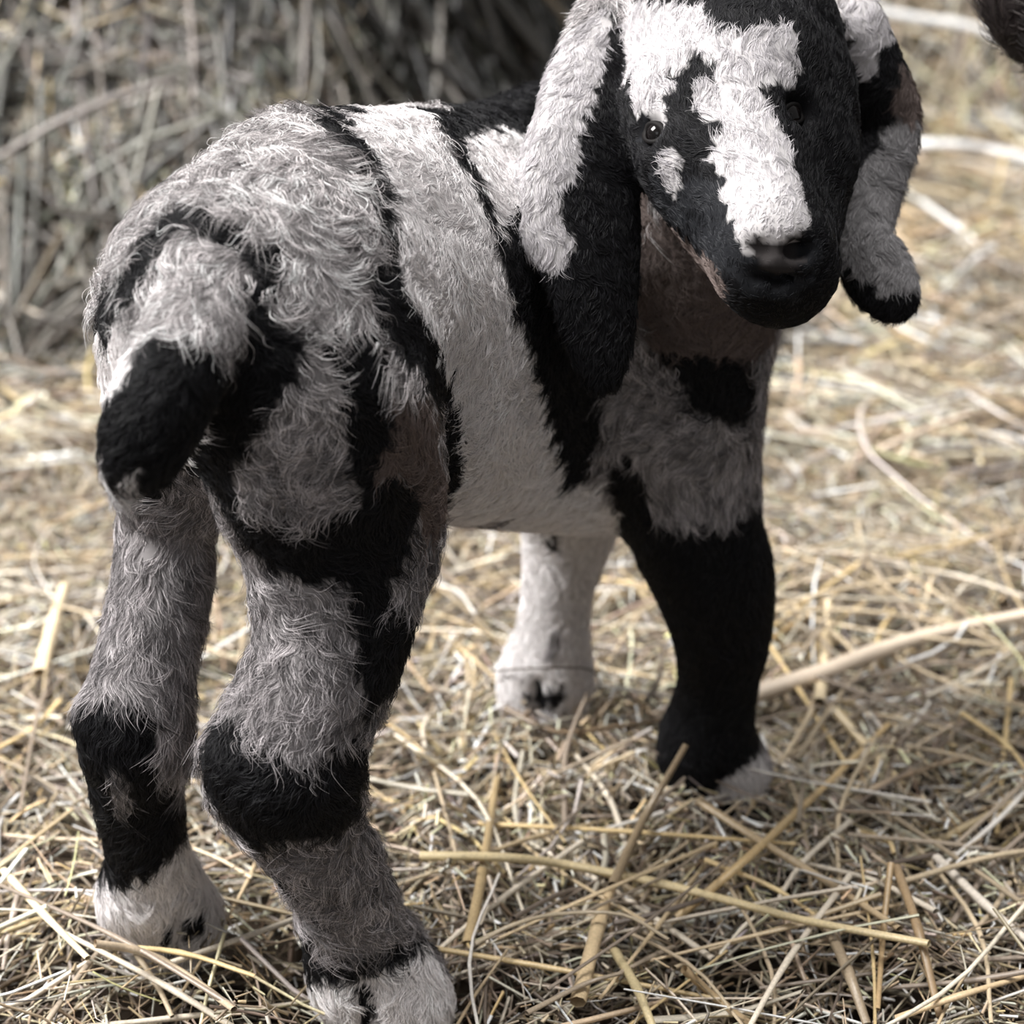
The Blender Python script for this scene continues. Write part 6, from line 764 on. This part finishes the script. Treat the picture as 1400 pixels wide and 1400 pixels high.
def ball(name, c, r, mat, parent, scale=(1, 1, 1), rot=None, seg=24):
    bm = bmesh.new(); bmesh.ops.create_uvsphere(bm, u_segments=seg, v_segments=seg//2, radius=r)
    M = (rot or Matrix()).to_4x4() @ Matrix.Diagonal((*scale, 1))
    bmesh.ops.transform(bm, matrix=Matrix.Translation(Vector(c)) @ M, verts=bm.verts)
    m = bpy.data.meshes.new(name); bm.to_mesh(m); bm.free(); m.polygons.foreach_set('use_smooth', [True]*len(m.polygons))
    return link(name, m, mat, parent)
eye_mat = material('wet_dark_eye', (.004, .003, .003), .12, .35)
pupil_mat = material('eye_pupil', (.002, .002, .002), .1, .5)
lid_mat = material('eyelid_skin', (.006, .005, .005), .7, .15)
for (e, n) in EYES:
    n = n/np.linalg.norm(n)
    eye = ball('eye', e-kid_root-.0026*n, .0056, eye_mat, kid)
    q = Vector(n).to_track_quat('Z', 'Y').to_matrix()
    ball('pupil', e-kid_root+.0019*n, .0022, pupil_mat, eye, (1.5, .7, .35), q, 12)
    bm = bmesh.new(); m = 28
    ring = []
    for i in range(m):
        a = i/m*2*math.pi; row = []
        for j in range(6):
            b = j/6*2*math.pi; rr = .0050+.0018*math.cos(b)
            row.append(bm.verts.new(Vector(e-kid_root+.0006*n)+q @ Vector((rr*1.15*math.cos(a), rr*.72*math.sin(a), .0018*math.sin(b)-.0012*math.cos(a)**2))))
        ring.append(row)
    for i in range(m):
        for j in range(6): bm.faces.new([ring[i][j], ring[(i+1) % m][j], ring[(i+1) % m][(j+1) % 6], ring[i][(j+1) % 6]])
    mm = bpy.data.meshes.new('eyelid'); bm.to_mesh(mm); bm.free(); mm.polygons.foreach_set('use_smooth', [True]*len(mm.polygons))
    link('eyelid', mm, lid_mat, kid)
hoof_mat = material('hoof_horn', (.018, .016, .015), .45, .4, noise=((200, 200, 600), .4))
def hoof(c, yaw, spread):
    """one claw: a blunt horn wedge, flat sole, toe forward"""
    bm = bmesh.new(); rows = []
    prof = [(-.013, .0075, .014), (-.006, .0095, .017), (.004, .0095, .016), (.012, .0075, .011), (.018, .0035, .004)]
    for x, w, h in prof:
        rows.append([bm.verts.new((x-.25*z, y*(1-.25*(z/.017)), z)) for y, z in [(-w, 0), (-w, h*.5), (-w*.6, h), (w*.6, h), (w, h*.5), (w, 0)]])
    for a, b in zip(rows[:-1], rows[1:]):
        for j in range(6): bm.faces.new([a[j], a[(j+1) % 6], b[(j+1) % 6], b[j]])
    bm.faces.new(rows[0]); bm.faces.new(rows[-1][::-1])
    bmesh.ops.recalc_face_normals(bm, faces=bm.faces)
    d = Vector((math.cos(yaw), math.sin(yaw), 0)); s = Vector((-d.y, d.x, 0))
    bmesh.ops.transform(bm, matrix=Matrix.Translation(Vector(c)-Vector(kid_root)+s*spread) @ Matrix.Rotation(yaw+spread*12, 4, 'Z'), verts=bm.verts)
    m = bpy.data.meshes.new('hoof'); bm.to_mesh(m); bm.free()
    link('hoof', m, hoof_mat, kid)
for c, yaw in [((-.045, .668, -.022), -.2), ((-.148, .706, -.012), .0), ((.112, .824, -.004), -.15), ((.014, .902, -.004), -1.3)]:
    for sp in (-.0095, .0095): hoof(c, yaw, sp)

# ------------------------------------------------------------------ the grown doe whose muzzle reaches into the corner
doe_chains = [
    [(.240, 0.878, .395, .043), (.285, 0.893, .430, .050), (.34, 0.918, .475, .060), (.39, 0.943, .515, .068)],
    [(.235, 0.878, .372, .026), (.30, 0.903, .40, .034), (.37, 0.933, .45, .045)],
    [(.40, 0.953, .52, .062), (.50, 0.993, .56, .072), (.62, 1.043, .575, .088)],
    [(.40, 0.953, .48, .05), (.52, 1.003, .48, .065), (.64, 1.053, .47, .09)],
    [(.66, 1.063, .50, .125), (.82, 1.113, .50, .145), (1.0, 1.163, .49, .155), (1.16, 1.203, .50, .135)],
    [(.68, 1.063, .61, .06), (.9, 1.133, .63, .06), (1.15, 1.203, .61, .06)],
    [(.66, 0.983, .42, .06), (.65, 0.973, .30, .040), (.64, 0.973, .22, .030), (.64, 0.973, .10, .022), (.65, 0.963, .03, .026), (.64, 0.943, .0, .028)],
    [(.64, 1.143, .42, .06), (.62, 1.153, .30, .040), (.61, 1.153, .22, .030), (.61, 1.153, .10, .022), (.62, 1.143, .03, .026), (.61, 1.123, .0, .028)],
    [(1.18, 1.123, .48, .09), (1.16, 1.113, .36, .065), (1.21, 1.123, .27, .040), (1.24, 1.133, .21, .030), (1.22, 1.123, .10, .023), (1.20, 1.113, .03, .026), (1.18, 1.103, .0, .028)],
    [(1.14, 1.303, .48, .09), (1.12, 1.313, .36, .065), (1.17, 1.323, .27, .040), (1.20, 1.333, .21, .030), (1.18, 1.323, .10, .023), (1.16, 1.313, .03, .026), (1.14, 1.303, .0, .028)],
    [(1.28, 1.223, .56, .03), (1.34, 1.233, .60, .028), (1.38, 1.243, .63, .015)],
    [(.40, 0.873, .535, .020), (.42, 0.833, .48, .028), (.42, 0.813, .40, .030), (.41, 0.803, .33, .018)],
    [(.37, 1.013, .535, .020), (.37, 1.063, .48, .028), (.36, 1.083, .40, .030), (.35, 1.093, .33, .018)]]
DC = []
for ch in doe_chains:
    ch = np.array(ch)+[.011, 0, .008, 0]; p, r_ = dense(ch[:, :3], ch[:, 3])
    DC.append(dict(g='', P=p, R=r_, k=.04, flat=None, lo=p.min(0)-r_.max(), hi=p.max(0)+r_.max()))
def doe_sdf(X):
    d = None
    for c in DC:
        e = sd_chain(c, X); d = e if d is None else smin(d, e, .03)
    return d
DV, DF = surface_nets(doe_sdf, np.min([c['lo'] for c in DC], 0)-.02, np.max([c['hi'] for c in DC], 0)+.02, .009)
DV = relax(DV, DF, 3); DN, DA = vnormals(DV, DF)
doe = empty('goat', (.9, 1.14, 0)); doe_root = np.array([.9, 1.14, 0])
me = new_mesh('body', DV-doe_root, DF); tint(me, np.tile([.018, .014, .014], (len(DV), 1)))
link('body', me, skin_mat, doe)
tag(doe, 'dark brown grown goat whose furry muzzle reaches in beside the pale stalk', 'goat')
ddens = np.where(DV[:, 0] < .5, 5., 1.)
def flow_doe(P, n, vi):
    return np.where((P[:, :1]+doe_root[0]) < .42, np.array([[.6, .2, .5]]), np.array([[.5, .1, -.8]]))+.2*np.stack([waves(P, .05, s) for s in (31, 32, 33)], 1)
grow_coat('coat', doe, DV-doe_root, DF, DN, DA, 60000, flow_doe, lambda P, vi, r: .013*(.7+.6*r.random(len(P))),
          lambda P, vi, rl, r: np.clip(np.array([[.030, .024, .023]])*np.exp(.4*r.normal(size=(len(P), 1))+.3*rl[:, 3:4]), .004, .3), lambda P, vi: np.full(len(P), .2), .00016, fur_mat, .006, ddens)
for c, n in [((.335, .858, .490), (-.4, -.9, .2)), ((.315, .973, .490), (-.5, .8, .2))]:
    n = Vector(n).normalized(); eye = ball('eye', Vector(c)-Vector(doe_root), .012, eye_mat, doe); ball('pupil', Vector(c)-Vector(doe_root)+n*.010, .004, pupil_mat, eye, (1.5, .7, .35), n.to_track_quat('Z', 'Y').to_matrix(), 12)

# ------------------------------------------------------------------ single straws lying on top
def gnd(px, py, z):
    d = FWD+((px-700)/FPX)*RIGHT-((py-700)/FPX)*UP
    p = None
    for t in np.arange(.4, 2.4, .004):
        p = CAM+t*d
        if p[2] < float(height(p[0], p[1]))+z: break
    return p
def straw(name, pts, w, col, label, cat, group=None, flat=.75, taper=.3, sides=7):
    """a bent stem through pts (world), with a node ring where it is long"""
    P = np.array(pts, float)
    if len(P) == 2: P = np.array([P[0], (P[0]+P[1])/2+[0, 0, .002], P[1]])
    Q, _ = dense(P, np.zeros(len(P)), 4)
    o = Q[0].copy(); Q = Q-o; V = []; n = len(Q)
    for i in range(n):
        t = Q[min(i+1, n-1)]-Q[max(i-1, 0)]; t /= np.linalg.norm(t)
        u = np.array([0, 0, 1.]) if abs(t[2]) < .9 else np.array([1., 0, 0])
        s = np.cross(t, u); s /= np.linalg.norm(s); u = np.cross(s, t)
        k = w*(1-taper*i/(n-1))*(1.18 if (n > 8 and i == n//2) else 1)
        for j in range(sides):
            a = j/sides*2*math.pi; V.append(Q[i]+k*(math.cos(a)*s+flat*math.sin(a)*u))
    F = [[i*sides+j, i*sides+(j+1) % sides, (i+1)*sides+(j+1) % sides, (i+1)*sides+j] for i in range(n-1) for j in range(sides)]
    me = new_mesh(name, V, F); c = np.array(col); c = .82*c+.18*c.mean()
    sh = np.repeat(1+.10*rng.normal(size=(n, 1)), sides, 0); tint(me, np.clip(c[None]*sh, .01, .85))
    ob = link(name, me, straw_mat); ob.location = o
    return tag(ob, label, cat, group)
def px_straw(pix, wpx, rgb, label, zs=.014, cat='straw', name='straw', **k):
    pts = []
    for i, q in enumerate(pix):
        z = q[2] if len(q) > 2 else zs
        pts.append(gnd(q[0], q[1], z))
    d = np.dot(pts[0]-CAM, FWD)
    return straw(name, pts, wpx/2/FPX*d, lin(*rgb), label, cat, **k)
px_straw([(1020, 952), (1130, 916), (1260, 870), (1440, 832)], 34, (226, 205, 180), 'thick pale stalk lying behind the black foreleg, reaching the right edge', .022, 'stalk', 'stalk', taper=.4)
px_straw([(575, 1170), (690, 1172), (780, 1183), (900, 1207), (1000, 1232), (1100, 1258), (1270, 1290)], 17, (214, 192, 142), 'long bowed golden straw across the shaded bedding in front of the goat kid', .024)
px_straw([(790, 1370), (818, 1265), (838, 1210)], 24, (214, 186, 140), 'broad split golden straw standing upright at the bottom middle', .016)
px_straw([(838, 1210, .018), (880, 1120, .03), (938, 1018, .042)], 15, (152, 130, 98), 'slanted tan straw leaning up against the black foreleg', .03)
px_straw([(925, 1255), (1020, 1175), (1120, 1082), (1215, 990)], 15, (204, 172, 116), 'straight golden straw running diagonally past the white hoof tip', .020)
px_straw([(955, 1095), (1040, 1150), (1130, 1205), (1230, 1270)], 14, (190, 164, 124), 'tan straw starting under the black foreleg and sloping down to the right', .018)
px_straw([(670, 918, .035), (740, 913, .042), (808, 916, .040), (822, 945, .02)], 4, (70, 58, 48), 'thin dark bent stem crossing in front of the white foreleg', .03, sides=5, taper=.1)
px_straw([(690, 968), (760, 1000), (830, 995), (905, 985)], 11, (120, 98, 72), 'brown curved straw in front of the white foreleg hoof', .018)
px_straw([(1130, 1262), (1160, 1330), (1185, 1400)], 17, (160, 140, 112), 'grey-tan straw falling toward the bottom edge below the bowed straw', .018)
px_straw([(1280, 1172), (1345, 1235), (1410, 1290)], 15, (212, 200, 184), 'whitish straw in the shade at the right edge, sloping down', .018)
px_straw([(1218, 1180), (1208, 1270), (1200, 1380)], 10, (186, 154, 106), 'thin upright amber straw left of the whitish sloping straw', .018)
px_straw([(1225, 1185), (1255, 1270), (1285, 1390)], 14, (158, 130, 92), 'brown straw splayed beside the thin upright amber straw', .014)
px_straw([(1225, 1392), (1310, 1362), (1400, 1335)], 12, (216, 186, 140), 'pale gold straw at the bottom right corner', .018)
px_straw([(890, 1395), (1000, 1385), (1098, 1355)], 18, (206, 196, 176), 'flat whitish straw along the bottom edge', .016, flat=.3)
px_straw([(720, 1385), (800, 1345), (850, 1330)], 9, (160, 142, 118), 'thin greyish straw crossing the broad split straw', .022)
px_straw([(840, 1300), (870, 1350), (895, 1410)], 15, (204, 184, 134), 'short yellow straw right of the broad split straw', .014)
px_straw([(935, 1325), (985, 1370), (1040, 1410)], 16, (198, 168, 122), 'stubby tan straw above the flat whitish straw', .012)
px_straw([(650, 1290), (700, 1265), (760, 1250), (850, 1250), (915, 1285)], 8, (186, 168, 138), 'long slender arched straw over the broad split straw', .026)
px_straw([(640, 1290), (660, 1190), (680, 1060)], 17, (176, 150, 104), 'tan straw lying upright between hind hoof and white foreleg', .010)
px_straw([(5, 1190), (60, 1250), (120, 1310)], 12, (228, 210, 170), 'pale straw slanting to the white hind hoof at the left edge', .016)
px_straw([(130, 1290), (190, 1300), (250, 1330), (320, 1380)], 15, (190, 168, 138), 'bowed straw lapping over the far white hind hoof', .022)
px_straw([(55, 920), (70, 860), (88, 800)], 22, (222, 200, 160), 'pale yellow stub of straw at the left edge beside the far hock', .012)
px_straw([(1120, 960), (1130, 880), (1133, 820)], 18, (224, 202, 160), 'short pale straw standing across the thick stalk', .020)
px_straw([(1010, 905), (1090, 850), (1165, 795)], 13, (176, 146, 94), 'amber straw above the thick pale stalk, touching the black knee', .014)
px_straw([(1140, 970), (1185, 1020), (1235, 1075)], 17, (220, 196, 150), 'chunky pale gold straw beneath the thick stalk', .012)
px_straw([(1150, 1110), (1200, 1075), (1300, 1040), (1410, 1015)], 12, (170, 146, 116), 'tan straw crossing the diagonal golden straw near the right edge', .014)
px_straw([(1240, 1175), (1320, 1130), (1400, 1090)], 14, (186, 164, 122), 'olive-gold straw at the right edge above the whitish straw', .012)
px_straw([(1180, 12), (1260, 26), (1330, 38), (1400, 70)], 19, (236, 234, 232), 'white stalk curving under the dark muzzle of the grown goat', .06, 'stalk', 'stalk', taper=.05)
px_straw([(1240, 196), (1300, 198), (1360, 206), (1420, 220)], 18, (234, 232, 232), 'white stalk on the straw right of the shaded ear', .05, 'stalk', 'stalk', taper=.05)
# the rest of the top layer: straws nothing tells apart
HUE = ['buff', 'tan', 'cream', 'tan', 'brown', 'dull brown', 'whitish', 'greenish grey', 'dark brown', 'golden']
protos = []
for k in range(36):
    L = .035+.004*k; col = PAL[k % len(PAL)]*(1+.1*rng.normal())
    b = rng.normal(size=3)*L*.05; b[2] = abs(b[2])*.3
    ob = straw('straw', [(-L/2, 0, 0), (b[0], b[1], b[2]), (L/2, 0, 0)], rng.uniform(.0007, .0018), np.clip(col, .02, .8), 'loose %s straw among many alike on the bedding around the kid' % HUE[k % 10], 'straw', 'loose %s straws on the bedding' % HUE[k % 10])
    ob.data.transform(Matrix.Translation((-L/2, 0, 0)))
    protos.append((ob, L))
placed = 0
KID_XY = proj(KV[::40])[:, :2]
while placed < 262:
    y = rng.uniform(.58, 1.12); x = rng.uniform(-.33, .33)
    p = np.array([x, y, 0]); q = proj(p+[0, 0, .01])
    if not (10 < q[0] < 1390 and 300 < q[1] < 1390): continue
    if np.min(np.linalg.norm(KID_XY-q[:2], axis=1)) < 22: continue
    ob, L = protos[placed % 36]
    o = ob if placed < 36 else ob.copy()
    if placed >= 36: COL.objects.link(o)
    yaw = rng.uniform(0, 6.28); dx, dy = math.cos(yaw)*L/2, math.sin(yaw)*L/2
    za, zb = float(height(x-dx, y-dy)), float(height(x+dx, y+dy)); lift = rng.uniform(.009, .017)
    o.location = (x, y, (za+zb)/2+lift); o.rotation_euler = (rng.uniform(0, 6.28)*0, -math.atan2(zb-za, L)+rng.normal(0, .06), yaw)
    placed += 1
